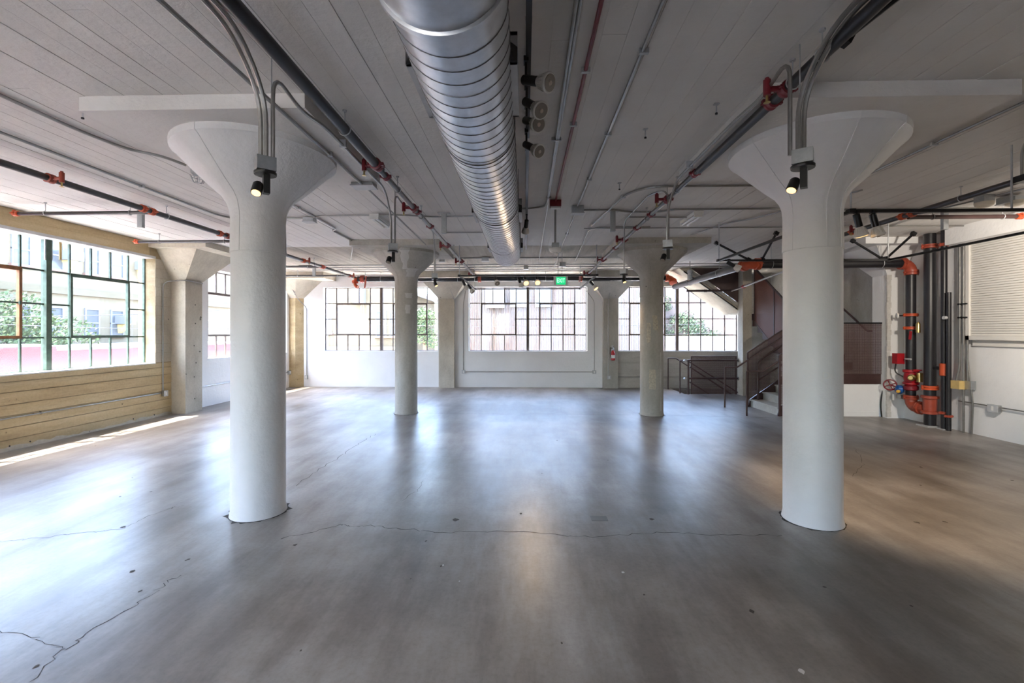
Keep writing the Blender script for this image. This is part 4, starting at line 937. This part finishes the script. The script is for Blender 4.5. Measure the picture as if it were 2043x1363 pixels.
tr_ = thing('lighting_track', 'black lighting track fixed to the ceiling beside the duct', 'track', (.02, 2.5, 3.45))
rail(tr_, (.02, -5, 3.465), (.02, 4.1, 3.465)); rail(tr_, (.02, 4.35, 3.465), (.02, 9.6, 3.465))
for y in (1.5, 2.6, 4.0, 5.6): MB().box(.0, .04, y-.01, y+.01, 3.47, ZC).build('clip', M['zinc'], tr_)
MB().box(-.002, .042, 4.30, 4.36, 3.44, 3.48).build('end_cap', M['black'], tr_)
track_head('unlit white track lamp nearest the duct register, turned most sideways', (.005, 2.92, 3.45), (.75, -.55, -.40), stem=.13)
track_head('unlit white track lamp overlapping the next two', (.01, 3.22, 3.45), (.50, -.62, -.62), stem=.12)
track_head('unlit white track lamp third along the ceiling track', (.01, 3.50, 3.45), (.45, -.75, -.50), stem=.12)
track_head('unlit white track lamp last of the ceiling track cluster', (.01, 3.95, 3.45), (.55, -.62, -.55), stem=.12)
track_head('unlit black backed track lamp past the alarm box', (.02, 6.75, 3.45), (-.1, .75, -.65), stem=.10)
# hung rectangle of track over the middle bay
FX0, FX1, FY0, FY1, FZ = -1.36, 1.46, 9.35, 12.2, 2.875
fr_ = thing('lighting_track', 'hung black track rectangle in front of the middle window', 'track', (.05, 10.8, FZ))
rail(fr_, (FX0, FY0, FZ), (FX1, FY0, FZ)); rail(fr_, (FX0, FY1, FZ), (FX1, FY1, FZ)); rail(fr_, (FX0, FY0, FZ), (FX0, FY1, FZ)); rail(fr_, (FX1, FY0, FZ), (FX1, FY1, FZ))
for x in (FX0, FX1):
    for y in (FY0, FY1): MB().tube([(x, y, FZ), (x, y, ZC)], .008, 6).build('rod', M['zinc'], fr_, True); MB().box(x-.03, x+.03, y-.03, y+.03, FZ-.02, FZ+.02).build('corner', M['black'], fr_)
track_head('unlit lamp alone on the front bar of the middle track rectangle', (-.62, FY0, FZ), (.25, -.65, -.6))
track_head('unlit lamp beside the lit pair on the middle track rectangle', (-.14, FY0, FZ), (.3, .4, -.8))
track_head('lit warm lamp next to an unlit one on the middle track rectangle', (-.01, FY0, FZ), (.15, -.75, -.62), True, 9, 95)
track_head('lit warm lamp closest to the exit sign on the middle track rectangle', (.23, FY0, FZ), (.1, -.8, -.60), True, 9, 95)
track_head('unlit lamp on the duct side bar of the track rectangle', (FX0, 9.9, FZ), (.35, .2, -.8)); track_head('unlit lamp behind another on the duct side bar of the track rectangle', (FX0, 10.9, FZ), (.5, -.2, -.7))
track_head('lit warm lamp on the stair side bar of the middle track rectangle', (FX1, 10.2, FZ), (.5, -.3, -.7), True, 7)
# hung rectangle of track over the riser bay
GX0, GX1, GY0, GY1 = 3.15, 5.86, 4.50, 7.5
fr2 = thing('lighting_track', 'hung black track rectangle between the stair side column and the shutter', 'track', (4.5, 6, FZ))
rail(fr2, (GX0, GY0, FZ), (GX1, GY0, FZ)); rail(fr2, (GX0, GY1, FZ), (GX1, GY1, FZ)); rail(fr2, (GX0, GY0, FZ), (GX0, GY1, FZ)); rail(fr2, (GX1, GY0, FZ), (GX1, GY1, FZ))
for x, y in ((GX0, GY0), (GX0, GY1), (GX1-.02, GY1), (GX1, GY0), (4.66, 4.5)): MB().tube([(x, y, FZ), (x, y, ZC)], .009, 6).build('rod', M['zinc'], fr2, True)
for x in (GX0, GX1):
    for y in (GY0, GY1): MB().box(x-.03, x+.03, y-.03, y+.03, FZ-.02, FZ+.02).build('corner', M['black'], fr2)
track_head('lit lamp beside an unlit one behind the stair side column', (3.205, GY0, FZ), (.34, .10, -1), True, 40, 84)
track_head('unlit lamp beside the lit one behind the stair side column', (3.36, GY0, FZ), (.28, .0, -1))
track_head('added fill lamp washing the shutter wall, nearer the corner of the track', (GX1, 4.70, FZ), (.9, .62, -.35), True, 19, 120, col=(1, .90, .78))  # added lamp out of view, brightens the right wall
track_head('added fill lamp washing the fire riser wall, second from the corner of the track', (GX1, 5.0, FZ), (.36, .9, -.22), True, 40, 90, col=(1, .90, .78))  # added lamp out of view, lifts the riser and stairwell wall
track_head('unlit lamp in front of the orange elbow', (GX0+.12, 7.42, FZ), (.85, -.1, -.55))

def spot(label, x, y, lit, watts, az):
    """conduit hung box with a black canopy, square arm and small tilted lamp"""
    t = thing('hung_spotlight', label, 'spotlight', (x, y, 2.6), 'spotlights hung on conduit stems')
    MB().tube([(x+.012, y+.05, 2.81), (x+.012, y+.05, ZC)], .004, 6).build('rod', M['zinc'], t, True)
    rz = Matrix.Rotation(R(az), 3, 'Z')
    MB().obox((x, y, 2.772), (.11, .11, .085), rz).build('box', M['box'], t)
    MB().lathe([(.064, 0), (.066, .004), (.066, .018), (.05, .024)], (x, y, 2.706), n=28).build('canopy', M['black'], t, True)
    MB().obox((x+.006, y, 2.652), (.038, .048, .13), rz).build('arm', M['black'], t)
    o = rz @ Vector((-.045, -.01, 0)); c = Vector((x, y, 2.62)) + o; d = (rz @ Vector((-.25, -.45, -.9))).normalized()
    h = MB().lathe([(.024, -.03), (.030, -.02), (.032, .05), (.029, .052)], c, d, 18).build('lamp_head', M['black'], t, True)
    MB().lathe([(.027, 0), (.027, .003)], c + d*.051, d, 16).build('lens', M['lit'] if lit else M['lens_off'], h, True)
    if lit: lamp_light(t, c + d*.07, d, watts, 80)
spot('lit small spotlight hung before the white column near the window', -1.66, 2.86, True, 5, 40)
spot('unlit small spotlight hung midway along the window side pipe', -1.66, 5.66, False, 0, 20)
spot('lit small spotlight hung beside the paint flecked column', -1.70, 8.50, True, 3, 100)
spot('lit small spotlight hung before the white column by the stair', 1.70, 2.84, True, 5, -35)
spot('unlit small spotlight hung midway along the stair side pipe', 1.72, 5.55, False, 0, -20)
spot('lit small spotlight hung beside the bare stair side column', 1.72, 8.0, True, 3, 60)

def fluoro(label, x, y, ry):
    t = thing('fluorescent_light', label, 'light', (x, y, 3.42)); M3 = Matrix.Rotation(ry, 3, 'Z')
    MB().obox((x, y, ZC-.03), (.14, .62, .05), M3).build('housing', M['white_plastic'], t)
    for s in (-.04, .04): 
        c = Vector((x, y, ZC-.07)) + M3 @ Vector((s, 0, 0)); e = M3 @ Vector((0, .28, 0)); MB().tube([c-e, c+e], .018, 10).build('tube', M['tube_off'], t, True)
    for s in (-.30, .30): MB().obox(Vector((x, y, ZC-.065)) + M3 @ Vector((0, s, 0)), (.13, .02, .05), M3).build('socket', M['white_plastic'], t)
fluoro('unlit twin tube light on the ceiling by the window side pipe', -2.28, 7.1, 0); fluoro('unlit twin tube light on the ceiling by the stair side pipe', 2.56, 7.1, 0)

# exit sign
t = thing('exit_sign', 'white exit sign with green face hung before the fire main', 'sign', (.83, 10.3, 2.86))
ex_, ey_, ez_ = .80, 10.3, 2.87
MB().box(ex_-.155, ex_+.155, ey_-.03, ey_+.03, ez_-.10, ez_+.10).build('housing', M['white_plastic'], t)
f = MB().box(ex_-.105, ex_+.105, ey_-.036, ey_-.03, ez_-.085, ez_+.085).build('face', M['exit_green'], t)
me = text_mesh('EXIT', .115, .001, .002); me.materials.append(M['exit_letter']); o = bpy.data.objects.new('letters', me); COL.objects.link(o); o.parent = f
o.location = Vector((ex_, ey_-.039, ez_)) - WLOC[f.name]; o.rotation_euler = (R(90), 0, 0); o.scale = (.78, 1.1, 1)
for s in (-.14, .14): MB().box(ex_+s-.02, ex_+s+.02, ey_-.03, ey_+.03, ez_+.10, ez_+.125).build('lamp_cap', M['red'], t)
for s in (-.06, .03): MB().tube([(ex_+s, ey_, ez_+.1), (ex_+s, ey_, ZC)], .007, 6).build('rod', M['zinc'], t)

# alarm box and hanging sensor
t = thing('alarm_box', 'red box with white base on the red conduit', 'alarm', (.41, 6.2, 3.4))
MB().box(.335, .485, 6.15, 6.27, 3.41, ZC-.005).build('box', M['dark_red'], t); MB().box(.345, .475, 6.16, 6.26, 3.39, 3.41).build('base', M['white_plastic'], t)
t = thing('pendant_sensor', 'white dome sensor hung on a grey pipe under the red box', 'sensor', (.415, 6.3, 2.80))
MB().tube([(.415, 6.30, 2.93), (.415, 6.30, 3.44)], .014, 10).build('stem', M['conduit'], t, True); MB().box(.365, .465, 6.25, 6.35, 2.875, 2.935).build('box', M['box'], t)
MB().lathe([(.045, 0), (.075, .015), (.085, .035), (.085, .06), (.05, .07)], (.415, 6.30, 2.805), n=24).build('dome', M['white_plastic'], t, True); MB().lathe([(.012, 0), (.03, .012), (.032, .03)], (.415, 6.30, 2.785), n=16).build('lens', M['white_plastic'], t, True)
for x, y, lb in ((6.02, 6.15, 'round cream smoke detector with a flat box'), (6.36, 6.10, 'round cream smoke detector with a dark slot beside the other')):
    t = thing('smoke_detector', lb, 'detector', (x, y, 3.38)); MB().lathe([(.05, 0), (.09, .02), (.10, .05), (.10, .065)], (x, y, 3.345), n=24).build('dome', M['cream_plastic'], t, True); MB().box(x-.07, x+.07, y-.07, y+.07, 3.41, 3.46 if x > 6.2 else ZC).build('base', M['box'], t)
t = thing('pendant_light', 'grey stem with a black tip hanging from the conduit near the header', 'light', (4.67, 4.42, 3.14))
MB().tube(fillet([(3.86, 3.6, ZK), (4.6, 4.3, ZK), (4.67, 4.42, 3.42), (4.67, 4.42, 3.18)], .06), .012, 8).build('stem', M['conduit'], t, True); MB().box(4.64, 4.78, 4.37, 4.47, 3.12, 3.18).build('tip', M['black'], t)
# wire guard at the white column head
t = thing('guarded_box', 'galvanized box with a wire guard at the white column head', 'junction box', (-3.46, 4.75, 3.36))
MB().obox((-3.44, 4.70, 3.40), (.12, .12, .07), Matrix.Rotation(.4, 3, 'Z')).build('box', M['box'], t)
g = MB()
for k in range(4):
    a = math.pi/4*k; e = Vector((math.cos(a), math.sin(a), 0))*.075; c = Vector((-3.46, 4.72, 3.36)); g.tube([c-e, c-e*.6-Vector((0,0,.07)), c+e*.6-Vector((0,0,.07)), c+e], .004, 5)
g.ring((-3.46, 4.72, 3.345), (0,0,1), .065, .004, 18, 5); g.build('wire_guard', M['zinc'], t)
# caged bulkhead lamp near the hanging stair
t = thing('cage_light', 'grey lamp in a wire cage hung above the stair window', 'light', (4.15, 11.6, 3.05)); cx, cy, cz = 4.15, 11.6, 3.09
MB().lathe([(.06, .11), (.07, .13), (.07, .18), (.03, .2)], (cx, cy, cz), n=18).build('cap', M['zinc'], t, True); MB().tube([(cx, cy, cz+.2), (cx, cy, ZC)], .012, 8).build('stem', M['conduit'], t, True)
MB().lathe([(.02, -.05), (.045, -.03), (.045, .11)], (cx, cy, cz), n=16).build('jar', M['tube_off'], t, True)
g = MB()
for k in range(6):
    a = math.pi/3*k; e = Vector((math.cos(a), math.sin(a), 0)); c = Vector((cx, cy, cz)); g.tube([c+e*.06+Vector((0,0,.11)), c+e*.06-Vector((0,0,.05)), c-Vector((0,0,.09))], .004, 5)
for dz in (.05, -.03): g.ring((cx, cy, cz+dz), (0,0,1), .06, .004, 18, 5)
g.build('cage', M['zinc'], t)
# fire extinguisher
t = thing('fire_extinguisher', 'small red fire extinguisher hung on the concrete pier', 'extinguisher', (2.66, 13.88, .86)); cx, cy = 2.66, 13.89
MB().lathe([(.05, .86), (.062, .875), (.062, 1.08), (.05, 1.13), (.028, 1.155), (.026, 1.17)], (cx, cy, 0), n=20).build('cylinder', M['red'], t, True)
MB().lathe([(.063, .93), (.063, 1.02)], (cx, cy, 0), n=20).build('label_band', M['white_plastic'], t, True)
MB().lathe([(.03, 1.17), (.032, 1.23), (.02, 1.25)], (cx, cy, 0), n=12).build('valve', M['zinc'], t, True); MB().bar((cx, cy, 1.25), (cx+.0, cy-.10, 1.28), .02, .012).build('lever', M['black'], t)
MB().tube(fillet([(cx-.03, cy-.02, 1.22), (cx-.09, cy-.04, 1.26), (cx-.10, cy-.05, 1.05), (cx-.07, cy-.05, .95)], .06), .010, 8).build('hose', M['black'], t, True); MB().box(cx-.03, cx+.03, cy+.05, cy+.085, 1.0, 1.32).build('bracket', M['zinc'], t)

# ------------------------------------------------------------------ roller shutter on the right wall
t = thing('roller_shutter', 'cream roller shutter of narrow slats beside the fire risers', 'shutter', (7.48, 5, 1.6))
for a in ((7.44, 7.53, 7.86, 7.92, 1.58, 3.22), (7.44, 7.53, 2.0, 7.92, 1.58, 1.65)): MB().box(*a).build('frame', M['shutter'], t)
MB().box(7.50, 7.53, 2.0, 7.86, 1.48, 1.58).build('apron', M['shutter'], t)
z = 1.65
while z < 3.21:
    piece('slat', M['shutter'], t, 7.468+.004*(int(z*1000) % 2), 7.50, 2.0, 7.86, z+.003, z+.036); z += .0385
MB().box(7.49, 7.525, 2.0, 7.86, 1.65, 3.22).build('backing', M['lens_off'], t)
for z, a in ((2.19, 7.92), (1.96, 7.92)):
    t = thing('strut_rail', ['black strut rail clamped to the riser conduits, upper', 'black strut rail clamped to the riser conduits, lower'][z < 2.1], 'bracket', (7.5, 7.95, z)); MB().box(7.485, 7.53, 7.74, 8.10, z-.02, z+.02).build('channel', M['black_metal'], t)
    for y in (7.90, 7.95, 8.02): MB().box(7.42, 7.49, y-.02, y+.02, z-.012, z+.012).build('clamp', M['black_metal'], t)

# ------------------------------------------------------------------ staircase
st = thing('staircase', 'concrete and steel staircase with maroon rails winding up beside the raw wall', 'stairs', (6.3, 10.0, 0))
RI, TR, SX, SY0, SY1 = .17, .28, 5.17, 9.47, 10.62
for k in range(5):
    x0 = SX + TR*k; e = SX+TR*(k+1)+.03 if k < 4 else 7.48
    m = MB().box(x0+.012, e, SY0, SY1, RI*k, RI*(k+1)-.012); m.box(x0-.012, e, SY0, SY1, RI*(k+1)-.03, RI*(k+1)); m.build('landing' if k == 4 else 'step', M['stair_concrete'], st)
LZ = RI*5
for k in range(8):
    y0 = SY1 + .255*k; MB().box(6.12, 7.48, y0, y0+.29, LZ+RI*k, LZ+RI*(k+1)).build('step', M['maroon'] if k < 8 else M['stair_concrete'], st)
L2 = LZ+RI*9
MB().box(5.95, 7.48, SY1+.255*8, 14.12, L2-.14, L2).build('landing', M['stair_concrete'], st)
MB().prism([(5.95, 12.75, 2.25), (5.95, 12.75, L2), (4.55, 12.75, 3.49), (4.27, 12.75, 3.49)], (0, 1.2, 0)).build('flight_slab', M['raw_pier'], st)
for k in range(6):
    x1 = 5.95 - .255*k; MB().prism([(x1, 12.78, L2+RI*k-.05), (x1, 12.78, L2+RI*(k+1)), (x1-.255, 12.78, L2+RI*(k+1))], (0, 1.15, 0)).build('step', M['stair_concrete'], st)
MB().prism([(5.85, 12.70, 2.42), (5.85, 12.70, 2.52), (4.62, 12.70, 3.42), (4.48, 12.70, 3.42)], (0, .05, 0)).build('stringer', M['stair_concrete'], st)
MB().prism([(5.84, 12.66, 2.53), (5.84, 12.66, 3.48), (4.56, 12.66, 3.48)], (0, .03, 0)).build('guard_panel', M['maroon'], st)
for a, b_ in (((4.39, 12.74, 3.40), (5.84, 12.74, 2.36)), ((4.45, 13.93, 3.33), (5.95, 13.93, 2.30))): MB().bar(a, b_, .02, .03).build('edge_bar', M['black_metal'], st)
# red guard along the second flight
gp = MB().prism([(6.10, 10.62, .85), (6.10, 12.30, 2.00), (6.10, 12.30, 3.42), (6.10, 10.62, 2.27)], (.01, 0, 0)).build('guard_panel', M['mesh_red'], st)
for a, b_ in (((6.105, 10.62, .85), (6.105, 12.3, 2.0)), ((6.105, 12.3, 2.0), (6.105, 12.3, 3.42)), ((6.105, 12.3, 3.42), (6.105, 10.62, 2.27)), ((6.105, 11.35, 1.35), (6.105, 11.35, 2.77)), ((6.105, 10.62, .85), (6.105, 10.62, 2.27))): MB().bar(a, b_, .03, .035).build('guard_bar', M['maroon'], gp)
def pipe_rail(pts, r=.019, name='handrail', rad=.08): return MB().tube(fillet(pts, rad), r, 10).build(name, M['maroon'], st, True)
# first flight, far side
pipe_rail([(4.54, 10.50, 0), (4.54, 10.50, .91), (4.81, 10.50, .91), (6.2, 10.50, 1.85)], rad=.02)
pipe_rail([(5.30, 10.52, .17), (5.30, 10.52, 1.02), (5.45, 10.52, 1.16), (6.2, 10.52, 1.66)], .024, rad=.1); pipe_rail([(5.30, 10.52, .62), (6.2, 10.52, 1.22)], .018)
MB().bar((5.10, 10.60, .0), (5.10, 10.60, 1.24), .03, .03).build('guard_bar', M['maroon'], st); MB().bar((5.10, 10.60, 1.24), (6.15, 10.60, 1.93), .03, .03).build('guard_bar', M['maroon'], st)
MB().prism([(5.11, 10.60, .15), (6.12, 10.60, .85), (6.12, 10.60, 1.90), (5.11, 10.60, 1.23)], (0, .008, 0)).build('guard_panel', M['mesh_dark'], st)
MB().prism([(5.12, 10.615, 0), (6.12, 10.615, 0), (6.12, 10.615, .85), (5.17, 10.615, .17)], (0, .03, 0)).build('stringer', M['maroon'], st)
# first flight, near side
pipe_rail([(4.53, 9.45, 0), (4.53, 9.45, .91), (4.855, 9.45, .91), (6.3, 9.45, 1.86)], rad=.02)
pipe_rail([(5.2, 9.50, .75), (6.3, 9.50, 1.46)], .018)
MB().bar((5.18, 9.43, 0), (5.18, 9.43, 1.24), .035, .035).build('guard_bar', M['maroon'], st); MB().bar((5.18, 9.43, 1.24), (6.3, 9.43, 1.95), .03, .03).build('guard_bar', M['maroon'], st)
MB().prism([(5.14, 9.43, 0), (5.9, 9.43, 0), (6.4, 9.43, .66), (6.4, 9.43, .86), (5.20, 9.43, .20)], (0, .03, 0)).build('stringer', M['maroon'], st)
MB().prism([(5.20, 9.43, .22), (6.3, 9.43, .95), (6.3, 9.43, 1.90), (5.20, 9.43, 1.22)], (0, .008, 0)).build('guard_panel', M['mesh_dark'], st)
gp = MB().box(6.3, 7.24, 9.41, 9.418, .86, 1.90).build('guard_panel', M['mesh_dark'], st)
for a in ((6.28, 6.31, .86, 1.90), (7.22, 7.26, .66, 1.90), (6.3, 7.26, 1.88, 1.91)): MB().box(a[0], a[1], 9.40, 9.43, a[2], a[3]).build('guard_bar', M['black_metal'], gp)
MB().box(6.40, 7.24, 9.43, 9.47, .66, .86).build('stringer', M['maroon'], st)
MB().prism([(5.9, 9.45, 0), (7.18, 9.45, 0), (7.20, 9.45, .66), (6.42, 9.45, .66)], (0, .03, 0)).build('apron_wall', M['paint_wall'], st)
MB().box(5.9, 7.15, 9.437, 9.45, 0, .10).build('kick_board', M['paint_wall'], st)
MB().tube(fillet([(7.24, 9.40, .66), (7.18, 9.40, .40), (7.17, 9.40, .2), (7.19, 9.40, 0)], .2), .012, 8).build('edge_bar', M['black_metal'], st, True)
# wall rail of the second flight
MB().tube(fillet([(7.42, 9.75, 1.74), (7.42, 10.1, 1.74), (7.42, 12.2, 3.2)], .05), .022, 10).build('handrail', M['maroon'], st, True); MB().tube([(7.42, 9.95, 1.72), (7.5, 9.95, 1.66)], .015, 8).build('rail_bracket', M['maroon'], st, True)
# stairwell down, with its guard
bs = thing('sunken_stair', 'stair going down behind maroon pipe rails under the back window', 'stairs', (5.2, 13.35, -1.2))
for k in range(8): MB().box(4.55+.26*k, 4.55+.26*(k+1)+.03, HY0+.02, HY1-.02, -.17*(k+1)-.2, -.17*(k+1)).build('step', M['stair_concrete'], bs)
MB().box(HX0+.0, HX0+.02, HY0, HY1, -2.0, -.01).build('well_lining', M['raw_grey'], bs); MB().box(HX0, 6.9, HY0-.04, HY0-.005, -2.0, -.255).build('well_lining', M['raw_grey'], bs); MB().box(HX0, 6.9, HY0, HY1, -2.1, -2.0).build('well_floor', M['raw_grey'], bs); MB().box(6.9, 6.95, HY0, HY1, -2.1, -.255).build('well_lining', M['raw_grey'], bs)
def brail(pts, r=.020, rad=.02): MB().tube(fillet(pts, rad), r, 10).build('rail', M['maroon'], bs, True)
brail([(4.285, 13.79, 0), (4.285, 13.79, .93), (4.52, 13.79, .93), (6.0, 13.79, -.02)], .017)
brail([(4.34, 12.90, 0), (4.34, 12.90, .915), (4.55, 12.90, .915), (5.95, 12.90, .02)], .018)
brail([(4.50, 12.70, 0), (4.50, 12.70, .955)], .026); brail([(4.50, 12.70, .94), (5.86, 12.70, .94)], .024); brail([(4.50, 12.70, .44), (5.86, 12.70, .44)], .024)
brail([(4.6, 12.88, .75), (5.95, 12.88, -.15)], .022); brail([(4.6, 12.88, .32), (5.2, 12.88, -.05)], .02)
for z in (.94, .44): MB().lathe([(.05, 0), (.05, .015)], (5.845, 12.70, z), (1,0,0), 16).build('rail_flange', M['conduit'], bs, True); MB().lathe([(.03, 0), (.03, .1)], (4.44, 12.76, z-.02), (0,1,0), 10).build('knuckle', M['zinc'], bs, True)
gp = MB().box(4.60, 5.82, 12.73, 12.738, .01, 1.03).build('guard_panel', M['mesh_dark'], bs)
for a in ((4.585, 4.61, .0, 1.05), (5.80, 5.83, .0, 1.05), (4.585, 5.83, 1.03, 1.055)): MB().box(a[0], a[1], 12.72, 12.75, a[2], a[3]).build('guard_bar', M['maroon'], gp)
# white letter on the column by the stair
me = text_mesh('D', .085, .001); me.materials.append(M['white_plastic']); o = bpy.data.objects.new('painted_letter', me); COL.objects.link(o); o.parent = c2_
an = math.atan2(-4.22, -2.61) + .44; o.location = (.2335*math.cos(an), .2335*math.sin(an), 1.33); o.rotation_euler = (R(90), 0, an + R(90))
